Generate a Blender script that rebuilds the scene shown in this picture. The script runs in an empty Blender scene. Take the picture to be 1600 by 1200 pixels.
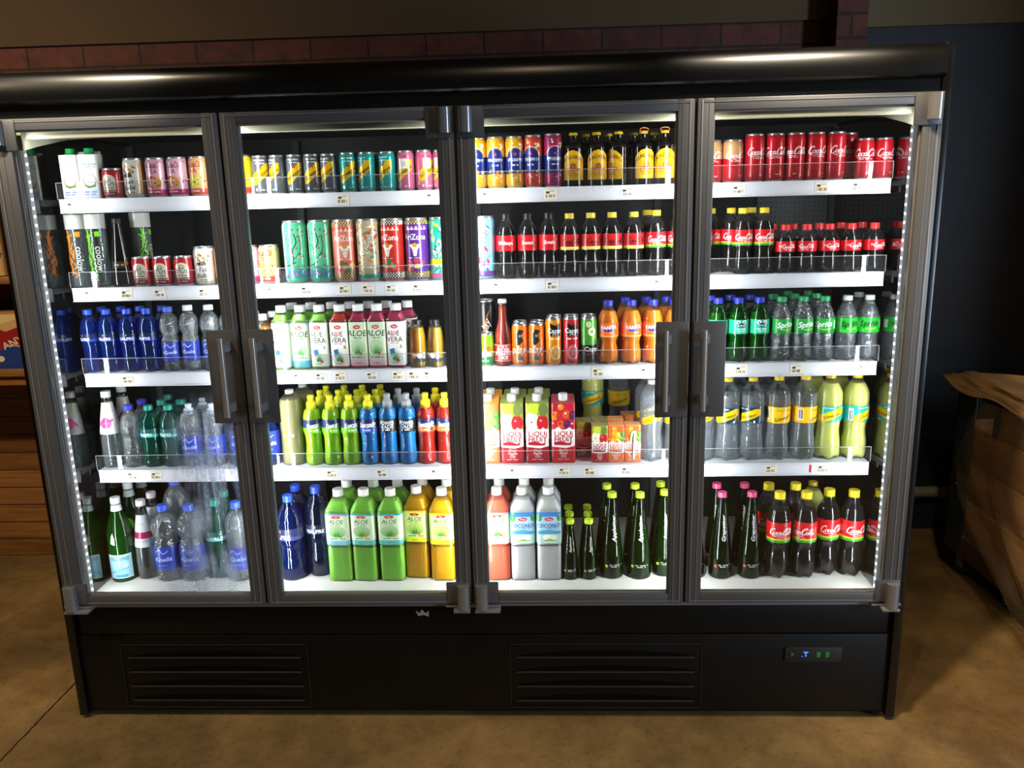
import bpy, bmesh, math, random
from mathutils import Vector, Matrix
random.seed(7)
PI = math.pi
D = bpy.data
SC = bpy.context.scene
COL = SC.collection

# ------------------------------------------------------------------ camera
cam_data = D.cameras.new('camera')
cam = D.objects.new('camera', cam_data)
COL.objects.link(cam)
YAW, PITCH, ROLL, FPX = -0.0434, -0.2263, -0.0250, 1260.82
fw = Vector((math.sin(YAW)*math.cos(PITCH), math.cos(YAW)*math.cos(PITCH), math.sin(PITCH)))
rt = Vector((math.cos(YAW), -math.sin(YAW), 0))
upv = rt.cross(fw)
r2 = rt*math.cos(ROLL) + upv*math.sin(ROLL)
u2 = -rt*math.sin(ROLL) + upv*math.cos(ROLL)
cam.matrix_world = Matrix(((r2.x, u2.x, -fw.x, 0.2282), (r2.y, u2.y, -fw.y, -2.2259),
                           (r2.z, u2.z, -fw.z, 1.5933), (0, 0, 0, 1)))
cam_data.sensor_fit = 'HORIZONTAL'
cam_data.sensor_width = 36
cam_data.lens = 36*FPX/1600
cam_data.clip_start = 0.05
SC.camera = cam

# ------------------------------------------------------------------ world, exposure, lights
SC.view_settings.view_transform = 'Standard'
SC.view_settings.look = 'None'
SC.view_settings.exposure = 0.0
SC.view_settings.gamma = 1.0
SC.view_settings.use_curve_mapping = False
SC.cycles.transparent_max_bounces = 28
SC.cycles.max_bounces = 10
SC.cycles.diffuse_bounces = 3
SC.cycles.glossy_bounces = 5
SC.cycles.caustics_reflective = False
SC.cycles.caustics_refractive = False
SC.cycles.sample_clamp_indirect = 4
world = D.worlds.new('world')
SC.world = world
world.use_nodes = True
world.node_tree.nodes['Background'].inputs[0].default_value = (0.95, 0.86, 0.74, 1)
world.node_tree.nodes['Background'].inputs[1].default_value = 0.055

def lamp(name, kind, loc, aim, power, color, **kw):
    l = D.lights.new(name, kind)
    l.energy = power
    l.color = color
    for k, v in kw.items():
        setattr(l, k, v)
    o = D.objects.new(name, l)
    o.location = loc
    d = Vector(aim) - Vector(loc)
    o.rotation_euler = d.to_track_quat('-Z', 'Y').to_euler()
    COL.objects.link(o)
    return o

WARM = (1.0, 0.77, 0.50)
# ceiling spots of the shop, with the added ones marked
lamp('ceiling_or_added_spot', 'SPOT', (-1.42, -0.95, 2.95), (-1.75, -0.6, 0), 95, WARM, spot_size=1.9, spot_blend=0.7, shadow_soft_size=0.05)
lamp('ceiling_or_added_spot', 'SPOT', (1.20, -0.95, 2.95), (1.35, -0.5, 0), 95, WARM, spot_size=1.5, spot_blend=0.8, shadow_soft_size=0.05)
lamp('ceiling_or_added_spot', 'SPOT', (0.55, -0.65, 2.95), (1.98, 0.15, 0.4), 230, WARM, spot_size=0.80, spot_blend=0.6, shadow_soft_size=0.05)  # added here and aimed to brighten the crate side
lamp('ceiling_or_added_spot', 'SPOT', (-1.42, -0.95, 2.95), (-1.06, 0, 1.93), 230, (1, .86, .66), spot_size=0.42, spot_blend=0.9, shadow_soft_size=0.05)  # extra narrow spot, added to strengthen the canopy's left highlight
lamp('ceiling_or_added_spot', 'SPOT', (1.20, -0.95, 2.95), (0.86, 0, 1.93), 230, (1, .86, .66), spot_size=0.42, spot_blend=0.9, shadow_soft_size=0.05)  # extra narrow spot, added to strengthen the canopy's right highlight
lamp('ceiling_or_added_spot', 'SPOT', (-2.7, -1.3, 2.95), (-2.2, 1.0, 0.8), 150, WARM, spot_size=1.6, spot_blend=0.8, shadow_soft_size=0.05)
lamp('ceiling_or_added_spot', 'SPOT', (0.2, -1.6, 2.95), (0.2, -1.1, 0), 48, WARM, spot_size=1.9, spot_blend=0.8, shadow_soft_size=0.06)  # added warm fill over the floor ahead of the cooler
# cool daylight from the shop front, far to the right behind the camera
lamp('shop_front_daylight', 'AREA', (5.2, -3.2, 1.5), (0, 0, 1.1), 170, (0.62, 0.8, 1.0), shape='RECTANGLE', size=0.5, size_y=1.8)
# LED strip lamps standing on the door posts inside the cooler
LED = (0.93, 0.97, 1.0)
LED_W = 4.7
for lx, aim in ((-1.180, (1, 1.6)), (-0.6, (1, 1.6)), (-0.65, (-1, 1.6)), (-0.024, (-1, 1.6)), (0.024, (1, 1.6)), (0.6, (-1, 1.6)), (0.65, (1, 1.6)), (1.188, (-1, 1.6))):
    o = lamp('led_strip_light', 'AREA', (lx, 0.022, 1.10), (lx + aim[0], 0.022 + aim[1], 1.10), LED_W*(0.75 if abs(lx) > 1 else 1), LED, shape='RECTANGLE', size=1.36, size_y=0.012)
    dirv = Vector((aim[0], aim[1], 0)).normalized()
    xax = Vector((0, 0, 1))
    zax = -dirv
    yax = zax.cross(xax)
    o.rotation_euler = Matrix((xax, yax, zax)).transposed().to_euler()

# ------------------------------------------------------------------ materials
def lin(h):
    if not isinstance(h, str):
        return (h[0], h[1], h[2], 1)
    h = h.lstrip('#')
    out = []
    for i in (0, 2, 4):
        c = int(h[i:i+2], 16)/255
        out.append(c/12.92 if c <= 0.04045 else ((c+0.055)/1.055)**2.4)
    return (*out, 1)

def new_mat(name):
    m = D.materials.new(name)
    m.use_nodes = True
    nt = m.node_tree
    nt.nodes.clear()
    out = nt.nodes.new('ShaderNodeOutputMaterial')
    return m, nt, out

def N(nt, typ, **kw):
    n = nt.nodes.new(typ)
    for k, v in kw.items():
        if k.startswith('i_'):
            n.inputs[k[2:].replace('_', ' ')].default_value = v
        else:
            setattr(n, k, v)
    return n

def pbr(name, color, rough=0.5, metal=0.0, coat=0.0, emis=None, estr=0, noise=0, nscale=20, bump=0, bscale=60, spec=0.5):
    m, nt, out = new_mat(name)
    b = N(nt, 'ShaderNodeBsdfPrincipled')
    b.inputs['Base Color'].default_value = lin(color)
    b.inputs['Roughness'].default_value = rough
    b.inputs['Metallic'].default_value = metal
    b.inputs['Coat Weight'].default_value = coat
    b.inputs['Specular IOR Level'].default_value = spec
    b.inputs['Coat Roughness'].default_value = 0.08
    if emis:
        b.inputs['Emission Color'].default_value = lin(emis)
        b.inputs['Emission Strength'].default_value = estr
    if noise or bump:
        tc = N(nt, 'ShaderNodeTexCoord')
    if noise:
        n = N(nt, 'ShaderNodeTexNoise')
        n.inputs['Scale'].default_value = nscale
        n.inputs['Detail'].default_value = 5
        nt.links.new(tc.outputs['Object'], n.inputs['Vector'])
        c = lin(color)
        mx = N(nt, 'ShaderNodeMix', data_type='RGBA')
        mx.inputs[6].default_value = (c[0]*(1-noise), c[1]*(1-noise), c[2]*(1-noise), 1)
        mx.inputs[7].default_value = (min(1, c[0]*(1+noise)), min(1, c[1]*(1+noise)), min(1, c[2]*(1+noise)), 1)
        nt.links.new(n.outputs['Fac'], mx.inputs[0])
        nt.links.new(mx.outputs[2], b.inputs['Base Color'])
    if bump:
        n2 = N(nt, 'ShaderNodeTexNoise')
        n2.inputs['Scale'].default_value = bscale
        nt.links.new(tc.outputs['Object'], n2.inputs['Vector'])
        bp = N(nt, 'ShaderNodeBump')
        bp.inputs['Strength'].default_value = bump
        bp.inputs['Distance'].default_value = 0.002
        nt.links.new(n2.outputs['Fac'], bp.inputs['Height'])
        nt.links.new(bp.outputs['Normal'], b.inputs['Normal'])
    nt.links.new(b.outputs[0], out.inputs[0])
    return m

def printed(name, rough, metal, coat):
    m, nt, out = new_mat(name)
    b = N(nt, 'ShaderNodeBsdfPrincipled')
    a = N(nt, 'ShaderNodeVertexColor', layer_name='ink')
    nt.links.new(a.outputs['Color'], b.inputs['Base Color'])
    b.inputs['Roughness'].default_value = rough
    b.inputs['Metallic'].default_value = metal
    b.inputs['Coat Weight'].default_value = coat
    b.inputs['Coat Roughness'].default_value = 0.1
    nt.links.new(b.outputs[0], out.inputs[0])
    return m

def clear(name, tint, fmul=1.0, ior=1.5, rough=0.02, milk=0.0, milkcol='ffffff', bump=0.0, bscale=60, stretch=(1, 1, 1), glow=0.5):
    """thin see-through wall: tinted transmission, Fresnel gloss, a little scatter"""
    m, nt, out = new_mat(name)
    tr = N(nt, 'ShaderNodeBsdfTransparent')
    tr.inputs[0].default_value = lin(tint)
    gl = N(nt, 'ShaderNodeBsdfGlossy')
    gl.inputs['Roughness'].default_value = rough
    gl.inputs['Color'].default_value = (1, 1, 1, 1)
    fr = N(nt, 'ShaderNodeFresnel')
    fr.inputs['IOR'].default_value = ior
    mu = N(nt, 'ShaderNodeMath', operation='MULTIPLY', use_clamp=True)
    mu.inputs[1].default_value = fmul
    nt.links.new(fr.outputs[0], mu.inputs[0])
    base = tr.outputs[0]
    if milk:
        df = N(nt, 'ShaderNodeBsdfDiffuse')
        df.inputs[0].default_value = lin(milkcol)
        tl = N(nt, 'ShaderNodeBsdfTranslucent')
        tl.inputs[0].default_value = lin(milkcol)
        m1 = N(nt, 'ShaderNodeMixShader')
        m1.inputs[0].default_value = glow
        nt.links.new(df.outputs[0], m1.inputs[1])
        nt.links.new(tl.outputs[0], m1.inputs[2])
        m2 = N(nt, 'ShaderNodeMixShader')
        m2.inputs[0].default_value = milk
        nt.links.new(tr.outputs[0], m2.inputs[1])
        nt.links.new(m1.outputs[0], m2.inputs[2])
        base = m2.outputs[0]
    mx = N(nt, 'ShaderNodeMixShader')
    nt.links.new(mu.outputs[0], mx.inputs[0])
    nt.links.new(base, mx.inputs[1])
    nt.links.new(gl.outputs[0], mx.inputs[2])
    if bump:
        tc = N(nt, 'ShaderNodeTexCoord')
        mp = N(nt, 'ShaderNodeMapping')
        mp.inputs['Scale'].default_value = stretch
        nt.links.new(tc.outputs['Object'], mp.inputs[0])
        n2 = N(nt, 'ShaderNodeTexNoise')
        n2.inputs['Scale'].default_value = bscale
        n2.inputs['Detail'].default_value = 2
        nt.links.new(mp.outputs[0], n2.inputs['Vector'])
        bp = N(nt, 'ShaderNodeBump')
        bp.inputs['Strength'].default_value = bump
        bp.inputs['Distance'].default_value = 0.004
        nt.links.new(n2.outputs['Fac'], bp.inputs['Height'])
        nt.links.new(bp.outputs['Normal'], gl.inputs['Normal'])
        nt.links.new(bp.outputs['Normal'], fr.inputs['Normal'])
    nt.links.new(mx.outputs[0], out.inputs[0])
    return m

M = {}
M['label'] = printed('printed_label', 0.32, 0.0, 0.35)
M['tin'] = printed('printed_tin', 0.3, 0.25, 0.6)
M['board'] = printed('printed_board', 0.38, 0.0, 0.4)
M['alu'] = pbr('aluminium', 'c8c8c8', 0.28, 0.9)
M['black'] = pbr('black_paint', '0a0908', 0.42, 0, 0.0, noise=0.3, nscale=8, spec=0.28)
M['blackgloss'] = pbr('black_gloss', '080808', 0.27, 0, 0.0, bump=0.06, bscale=5, spec=0.5)
M['frame'] = pbr('anodised_frame', '86868a', 0.36, 0.4, noise=0.12, nscale=30)
M['framedark'] = pbr('dark_frame', '5a5b5e', 0.42, 0.25)
M['gasket'] = pbr('rubber_gasket', '1c1a18', 0.6)
M['hinge'] = pbr('grey_hinge', '8e8f92', 0.22, 0.5)
M['handle'] = pbr('satin_handle', 'c4c4c4', 0.19, 0.75)
M['white'] = pbr('white_enamel', 'e2e2e6', 0.4, 0, 0.2)
M['rail'] = pbr('white_rail', 'dcdce4', 0.35, 0, 0.3)
M['cream'] = pbr('cream_profile', 'b8b49c', 0.4)
M['inner'] = pbr('dark_liner', '101116', 0.5)
M['lip'] = pbr('lit_lip', '2e2d2c', 0.35)  # greyer than the panel: light caught by the louvre lips, put into colour
M['slot'] = pbr('slot_shade', '040404', 0.8, spec=0.1)  # near-black, paints the shade inside the louvre slots
M['innergrey'] = pbr('grey_liner', '3a3c40', 0.5)
M['led'] = pbr('led_diode', 'ffffff', 0.4, emis='f4f8ff', estr=5)
M['ledbase'] = pbr('led_profile', 'c9c9cc', 0.3, 0.2, emis='f4f8ff', estr=0.12)
M['pane'] = clear('door_glass', 'fbfdfc', fmul=1.0, ior=1.45, rough=0.0)
M['sidepane'] = clear('side_glass', 'dcd8d2', fmul=2.4, ior=1.55, rough=0.0)
M['acrylic'] = clear('clear_acrylic', 'fcfdfe', fmul=0.45, ior=1.4, rough=0.02, milk=0.012)
M['edge'] = clear('acrylic_edge_highlight', 'dfe3e6', fmul=1.5, rough=0.1, milk=0.45)  # milkier strip that paints the highlight line along the guard edges

# ------------------------------------------------------------------ mesh helpers
class MB:
    def __init__(s):
        s.v, s.f, s.c, s.m = [], [], [], []
    def add(s, verts, faces, col='ffffff', mi=0):
        b = len(s.v)
        s.v += [tuple(p) for p in verts]
        c = lin(col)
        for f in faces:
            s.f.append([b+i for i in f]); s.c.append(c); s.m.append(mi)
        return s
    def box(s, x0, x1, y0, y1, z0, z1, col='ffffff', mi=0, bev=0):
        if bev:
            bm = bmesh.new()
            bmesh.ops.create_cube(bm, size=1)
            for v in bm.verts:
                v.co = Vector(((x0+x1)/2+v.co.x*(x1-x0), (y0+y1)/2+v.co.y*(y1-y0), (z0+z1)/2+v.co.z*(z1-z0)))
            bmesh.ops.bevel(bm, geom=bm.edges[:], offset=bev, segments=2, affect='EDGES', profile=0.5)
            bm.verts.index_update()
            s.add([v.co for v in bm.verts], [[v.index for v in f.verts] for f in bm.faces], col, mi)
            bm.free()
            return s
        v = [(x, y, z) for z in (z0, z1) for y in (y0, y1) for x in (x0, x1)]
        return s.add(v, [(0, 2, 3, 1), (4, 5, 7, 6), (0, 1, 5, 4), (2, 6, 7, 3), (0, 4, 6, 2), (1, 3, 7, 5)], col, mi)
    def tube(s, p0, p1, r, seg=16, col='ffffff', mi=0, r1=None):
        p0, p1 = Vector(p0), Vector(p1)
        r1 = r if r1 is None else r1
        d = (p1-p0).normalized()
        a = d.orthogonal().normalized(); b = d.cross(a)
        v = [p0+(a*math.cos(t)+b*math.sin(t))*r for t in [2*PI*i/seg for i in range(seg)]]
        v += [p1+(a*math.cos(t)+b*math.sin(t))*r1 for t in [2*PI*i/seg for i in range(seg)]]
        f = [(i, (i+1) % seg, seg+(i+1) % seg, seg+i) for i in range(seg)]
        f += [tuple(range(seg-1, -1, -1)), tuple(range(seg, 2*seg))]
        return s.add(v, f, col, mi)
    def mesh(s, name, mats, smooth=True, angle=35):
        me = D.meshes.new(name)
        me.from_pydata(s.v, [], s.f)
        for m in (mats if isinstance(mats, (list, tuple)) else [mats]):
            me.materials.append(m)
        me.polygons.foreach_set('material_index', s.m)
        at = me.color_attributes.new('ink', 'FLOAT_COLOR', 'CORNER')
        buf = []
        for f, c in zip(s.f, s.c):
            buf.extend(c*len(f))
        at.data.foreach_set('color', buf)
        me.polygons.foreach_set('use_smooth', [smooth]*len(s.f))
        me.update()
        if smooth:
            me.set_sharp_from_angle(angle=math.radians(angle))
        return me
    def obj(s, name, mats, parent=None, smooth=True, angle=35, loc=None):
        o = D.objects.new(name, s.mesh(name, mats, smooth, angle))
        COL.objects.link(o)
        if parent: o.parent = parent
        if loc: o.location = loc
        return o

def empty(name, loc=(0, 0, 0), parent=None):
    o = D.objects.new(name, None)
    o.empty_display_size = 0.05
    o.location = loc
    COL.objects.link(o)
    if parent: o.parent = parent
    return o

def tag(o, label=None, cat=None, group=None, kind=None):
    if label: o['label'] = label
    if cat: o['category'] = cat
    if group: o['group'] = group
    if kind: o['kind'] = kind
    return o

# ------------------------------------------------------------------ cross sections and wrapped artwork
_arc = {}
def arc_table(n):
    if n not in _arc:
        K = 720
        pts = []
        for i in range(K+1):
            a = -PI + 2*PI*i/K
            k = 1.0 if n == 2 else 1/((abs(math.cos(a))**n+abs(math.sin(a))**n)**(1/n))
            pts.append((k*math.sin(a), -k*math.cos(a)))
        L = [0]
        for i in range(K):
            L.append(L[-1]+math.hypot(pts[i+1][0]-pts[i][0], pts[i+1][1]-pts[i][1]))
        _arc[n] = (pts, [l-L[-1]/2 for l in L], L[-1])
    return _arc[n]

def sect(s, n):
    """unit cross-section point at arc length s, 0 = front (-y)"""
    pts, L, T = arc_table(n)
    s = max(L[0], min(L[-1]-1e-9, s))
    lo, hi = 0, len(L)-1
    while hi-lo > 1:
        mid = (lo+hi)//2
        if L[mid] <= s: lo = mid
        else: hi = mid
    t = (s-L[lo])/(L[hi]-L[lo])
    return (pts[lo][0]*(1-t)+pts[hi][0]*t, pts[lo][1]*(1-t)+pts[hi][1]*t)

_txt = {}
def text_mesh(s):
    if s not in _txt:
        c = D.curves.new('t', 'FONT')
        c.body = s
        c.size = 1
        c.align_x = 'CENTER'
        c.resolution_u = 2
        c.offset = 0.012
        o = D.objects.new('t', c)
        me = o.to_mesh()
        vs = [(v.co.x, v.co.y) for v in me.vertices]
        fs = [tuple(p.vertices) for p in me.polygons]
        o.to_mesh_clear()
        D.objects.remove(o); D.curves.remove(c)
        _txt[s] = (vs, fs)
    return _txt[s]

def catmull(pts, sub=6):
    out = []
    P = [pts[0]]+list(pts)+[pts[-1]]
    for i in range(1, len(P)-2):
        for k in range(sub):
            t = k/sub
            out.append(tuple(0.5*((2*P[i][j])+(-P[i-1][j]+P[i+1][j])*t+(2*P[i-1][j]-5*P[i][j]+4*P[i+1][j]-P[i+2][j])*t*t+(-P[i-1][j]+3*P[i][j]-3*P[i+1][j]+P[i+2][j])*t**3) for j in range(len(pts[0]))))
    out.append(tuple(pts[-1]))
    return out

class Art:
    """flat artwork in metres; x along the circumference, z up"""
    def __init__(s):
        s.items = []   # (verts2d, faces, colour)
    def raw(s, vs, fs, col):
        s.items.append((vs, fs, col)); return s
    def rect(s, x0, z0, x1, z1, col):
        return s.raw([(x0, z0), (x1, z0), (x1, z1), (x0, z1)], [(0, 1, 2, 3)], col)
    def poly(s, pts, col):
        return s.raw(list(pts), [tuple(range(len(pts)))], col)
    def circ(s, cx, cz, r, col, rz=None, n=20):
        rz = rz or r
        return s.poly([(cx+r*math.cos(2*PI*i/n), cz+rz*math.sin(2*PI*i/n)) for i in range(n)], col)
    def ring(s, cx, cz, r, w, col, rz=None, a0=0, a1=2*PI, n=20):
        rz = rz or r
        st = [(cx+r*math.cos(a0+(a1-a0)*i/n), cz+rz*math.sin(a0+(a1-a0)*i/n)) for i in range(n+1)]
        return s.stroke(st, w, col, sub=1)
    def text(s, t, cx, cz, h, col, shear=0, rot=0, sx=1, arc=0):
        vs, fs = text_mesh(t)
        k = h/0.7
        c, sn = math.cos(rot), math.sin(rot)
        out = []
        for x, y in vs:
            yy = y-0.35
            x2, y2 = (x+shear*yy)*k*sx, yy*k
            if arc: y2 -= arc*x2*x2
            out.append((cx+x2*c-y2*sn, cz+x2*sn+y2*c))
        return s.raw(out, fs, col)
    def stroke(s, pts, w, col, sub=5, w2=None):
        P = catmull(pts, sub) if sub > 1 else list(pts)
        n = len(P)
        vs = []
        for i, p in enumerate(P):
            a = P[max(0, i-1)]; b = P[min(n-1, i+1)]
            dx, dz = b[0]-a[0], b[1]-a[1]
            l = math.hypot(dx, dz) or 1
            ww = w/2
            if w2 is not None:     # pen angle: thick on down strokes, thin across
                ww = w2/2+(w-w2)/2*abs(dz)/l
            vs += [(p[0]-dz/l*ww, p[1]+dx/l*ww), (p[0]+dz/l*ww, p[1]-dx/l*ww)]
        return s.raw(vs, [(2*i, 2*i+1, 2*i+3, 2*i+2) for i in range(n-1)], col)
    def dashes(s, x0, x1, z, h, col, n=9):
        """small illegible print"""
        w = (x1-x0)/n
        for i in range(n):
            if (i*7+int(z*9999)) % 5 == 0: continue
            s.rect(x0+i*w, z, x0+(i+0.72)*w, z+h, col)
        return s
    def wrap(s, mb, rf, n=2, clip=None, off=0.0003, step=0.006, mi=0, zcuts=(), R=None, dl=0.00009):
        """rf(z) radius; R nominal radius used for the arc length"""
        lev = []
        for i, (vs, fs, col) in enumerate(s.items):
            bx = (min(p[0] for p in vs), max(p[0] for p in vs), min(p[1] for p in vs), max(p[1] for p in vs))
            l = 0
            for b0, l0 in lev:
                if l0 >= l and bx[0] < b0[1] and b0[0] < bx[1] and bx[2] < b0[3] and b0[2] < bx[3]: l = l0+1
            lev.append((bx, l))
        dl = min(dl, 0.0007/max(1, max(l for b0, l in lev)))
        for i_, (vs, fs, col) in enumerate(s.items):
            li = lev[i_][1]
            bm = bmesh.new()
            bv = [bm.verts.new((p[0], 0, p[1])) for p in vs]
            for f in fs:
                try: bm.faces.new([bv[i] for i in f])
                except ValueError: pass
            if clip:
                for co, no in (((clip[0], 0, 0), (-1, 0, 0)), ((clip[2], 0, 0), (1, 0, 0)), ((0, 0, clip[1]), (0, 0, -1)), ((0, 0, clip[3]), (0, 0, 1))):
                    bmesh.ops.bisect_plane(bm, geom=bm.verts[:]+bm.edges[:]+bm.faces[:], plane_co=co, plane_no=no, clear_outer=True, dist=1e-7)
            if not bm.faces:
                bm.free(); continue
            xs = [v.co.x for v in bm.verts]; zs = [v.co.z for v in bm.verts]
            k = math.ceil(min(xs)/step)
            while k*step < max(xs):
                bmesh.ops.bisect_plane(bm, geom=bm.verts[:]+bm.edges[:]+bm.faces[:], plane_co=(k*step, 0, 0), plane_no=(1, 0, 0), dist=1e-7)
                k += 1
            for z in zcuts:
                if min(zs) < z < max(zs):
                    bmesh.ops.bisect_plane(bm, geom=bm.verts[:]+bm.edges[:]+bm.faces[:], plane_co=(0, 0, z), plane_no=(0, 0, 1), dist=1e-7)
            bm.verts.index_update()
            out = []
            o = off+dl*li
            for v in bm.verts:
                r = rf(v.co.z)
                cx, cy = sect(v.co.x/(R or r), n)
                out.append((cx*(r+o), cy*(r+o), v.co.z))
            faces = []
            for f in bm.faces:
                ids = [v.index for v in f.verts]
                # orient outward (front is -y when x runs right and z up)
                a = 0
                L = [v.co for v in f.verts]
                for i in range(len(L)):
                    a += L[i].x*L[(i+1) % len(L)].z-L[(i+1) % len(L)].x*L[i].z
                faces.append(ids if a > 0 else ids[::-1])
            mb.add(out, faces, col, mi)
            bm.free()

def lathe(mb, prof, seg=32, n=2, col='ffffff', mi=0, colf=None, foot=0, slant=0, cap_bottom=True, cap_top=True):
    """prof: list of (r, z) from the bottom up"""
    T = arc_table(n)[2]
    ring = [sect(-T/2+T*i/seg, n) for i in range(seg)]
    b = len(mb.v)
    zt = prof[-1][1]
    for k, (r, z) in enumerate(prof):
        for i, (cx, cy) in enumerate(ring):
            zz = z
            rr = r
            if foot and z < foot:
                t = 1-z/foot
                w = 0.5+0.5*math.cos(5*2*PI*i/seg)
                zz = z+foot*0.55*w*t
                rr = r*(1-0.10*w*t)
            if slant and z > zt-0.004:
                zz = z+slant*cy
            mb.v.append((cx*rr, cy*rr, zz))
    def face(idx, z):
        mb.f.append(idx); mb.c.append(lin(colf(z) if colf else col)); mb.m.append(mi)
    for k in range(len(prof)-1):
        zc = (prof[k][1]+prof[k+1][1])/2
        for i in range(seg):
            j = (i+1) % seg
            face([b+k*seg+i, b+k*seg+j, b+(k+1)*seg+j, b+(k+1)*seg+i], zc)
    if cap_bottom: face([b+i for i in range(seg-1, -1, -1)], prof[0][1])
    if cap_top: face([b+(len(prof)-1)*seg+i for i in range(seg)], prof[-1][1])

def rfun(prof):
    def f(z):
        if z <= prof[0][1]: return prof[0][0]
        for (r0, z0), (r1, z1) in zip(prof, prof[1:]):
            if z0 <= z <= z1:
                return r0 if z1 == z0 else r0+(r1-r0)*(z-z0)/(z1-z0)
        return prof[-1][0]
    return f

# ------------------------------------------------------------------ drink materials
DR = {}
def drink(key, tint, milk, col, fmul=0.35, bump=0.0, glow=0.22, bscale=55):
    if milk > 0.8:
        DR[key] = m = pbr('drink_'+key, col, 0.25, spec=0.25)
        for p in m.node_tree.nodes:
            if p.type == 'BSDF_PRINCIPLED':
                p.inputs['Subsurface Weight'].default_value = 1
                p.inputs['Subsurface Radius'].default_value = (1.0, 1.0, 0.8)
                p.inputs['Subsurface Scale'].default_value = 0.035
        return
    DR[key] = clear('drink_'+key, tint, fmul=fmul, ior=1.33, rough=0.08, milk=milk, milkcol=col, bump=bump, glow=glow, bscale=bscale)
DR['cola'] = pbr('drink_cola', '0b0503', 0.12, 0, 0.2)
drink('orange', 'ff9a30', 0.93, 'ff8a14')
drink('green_soda', '3fbf4c', 0.62, '12a02c')
drink('water', 'f0f4f6', 0.22, 'dfe6ea', fmul=0.7, bump=0.9)
drink('bluewater', '9cc4ee', 0.2, '4a9ae4', bump=0.6)
drink('tealwater', '8ed8cc', 0.32, '3cc4ae', bump=0.6)
drink('aloe', 'b8f07a', 0.93, '98e058')
drink('aloe_yellow', 'ffe860', 0.94, 'f4b60c')
drink('aloe_orange', 'ffb060', 0.95, 'ff7414')
drink('aloe_red', 'ff7060', 0.95, 'e8452c')
drink('aloe_salmon', 'ff9a80', 0.95, 'ff7454')
drink('aloe_pink', 'ff9ab0', 0.94, 'd94a6e')
drink('coconut', 'f4f4f0', 0.86, 'f0f2f0')
drink('lemon', 'e8f0a0', 0.86, 'e6ee84')
drink('olive', 'dcd8a8', 0.85, '9c9a68')
drink('lime', 'c6f03c', 0.94, 'b4f418', bump=0.8)
drink('blue', '58c0f8', 0.92, '24a4ff', bump=0.8)
drink('red', 'ff5a48', 0.95, 'ff2a1c', bump=0.8)
drink('juice_orange', 'ffd040', 0.92, 'ffb400')
drink('juice_pale', 'f0d060', 0.92, 'dfae2c')
drink('juice_berry', 'a04050', 0.9, '6e1c30')
drink('tomato', 'e05030', 0.93, 'c8381c')
drink('amber', 'f0c060', 0.5, 'c9963c')
SH = {
 'clear': clear('plastic_clear', 'fdfdfe', fmul=0.6, ior=1.45, rough=0.03, milk=0.012, bump=0.25, bscale=45),
 'sportpet': clear('plastic_sport', 'fdfdfe', fmul=0.9, ior=1.5, rough=0.03, milk=0.012, bump=1.3, bscale=60),
 'crinkle': clear('plastic_crinkled', 'f4f7f9', fmul=1.9, ior=1.5, rough=0.05, milk=0.07, bump=2.2, bscale=70),
 'blue': clear('plastic_blue', '5c9cf2', fmul=1.3, ior=1.5, rough=0.03, milk=0.10, milkcol='2474e0', bump=0.5, bscale=40),
 'navy': clear('plastic_navy', '4f7cc4', fmul=1.3, ior=1.5, rough=0.03, milk=0.06, milkcol='1c5aa8', bump=0.5, bscale=40),
 'teal': clear('plastic_teal', '5cd0be', fmul=0.8, ior=1.5, rough=0.035, milk=0.14, milkcol='12907c', bump=0.5, bscale=40),
 'greenpet': clear('plastic_green', '6fd27c', fmul=1.1, ior=1.5, rough=0.035, milk=0.06, milkcol='109a30'),
 'glassgreen': clear('glass_green', '3cb048', fmul=0.8, ior=1.52, rough=0.02, milk=0.16, milkcol='0f8a22'),
 'glassdark': clear('glass_dark_green', '4c8a3c', fmul=0.8, ior=1.52, rough=0.02, milk=0.07, milkcol='1d5a12'),
 'glassbrown': pbr('glass_brown', '0b0604', 0.06, 0, 0.5),
 'glass': clear('glass_clear', 'f4f8f6', fmul=1.0, ior=1.52, rough=0.015, milk=0.02),
}
CAPM = {}
def capm(c):
    if c not in CAPM:
        CAPM[c] = pbr('cap_'+c, c, 0.35, 0.0, 0.15)
    return CAPM[c]

def proto_empty(kind):
    return empty(kind)

PROTO = {}      # kind -> list of (name, mesh, [children])
RAD = {}

def make_can(kind, R, h, art, col='ffffff', mat='tin', tall=False, lid='c8c8c8', n=2):
    prof = [(R*0.74, 0.002), (R*0.80, 0.0), (R*0.90, 0.004), (R*0.985, 0.011), (R, 0.016), (R, h-0.017), (R*0.975, h-0.013), (R*0.90, h-0.005), (R*0.885, h-0.004)]
    mb = MB()
    lathe(mb, prof, 36, col=col, colf=lambda z: col if 0.006 < z < h-0.008 else 'b9b9b9')
    art.wrap(mb, rfun(prof), clip=(-PI*R, 0.006, PI*R, h-0.006), zcuts=[0.011, 0.016, h-0.017, h-0.013], R=R)
    body = mb.mesh('can_body', M[mat])
    lb = MB()
    lathe(lb, [(R*0.90, h-0.0055), (R*0.915, h-0.002), (R*0.89, h), (R*0.86, h-0.0008), (R*0.84, h-0.004)], 32)
    lidm = lb.mesh('lid', M['alu'])
    tb = MB()
    tb.box(-0.008, 0.008, -0.012, 0.010, h-0.004, h-0.0025, bev=0.0006)
    tab = tb.mesh('pull_tab', M['alu'])
    PROTO[kind] = [('can_body', body, None), ('lid', lidm, [('pull_tab', tab)])]
    RAD[kind] = (R, h)

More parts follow.
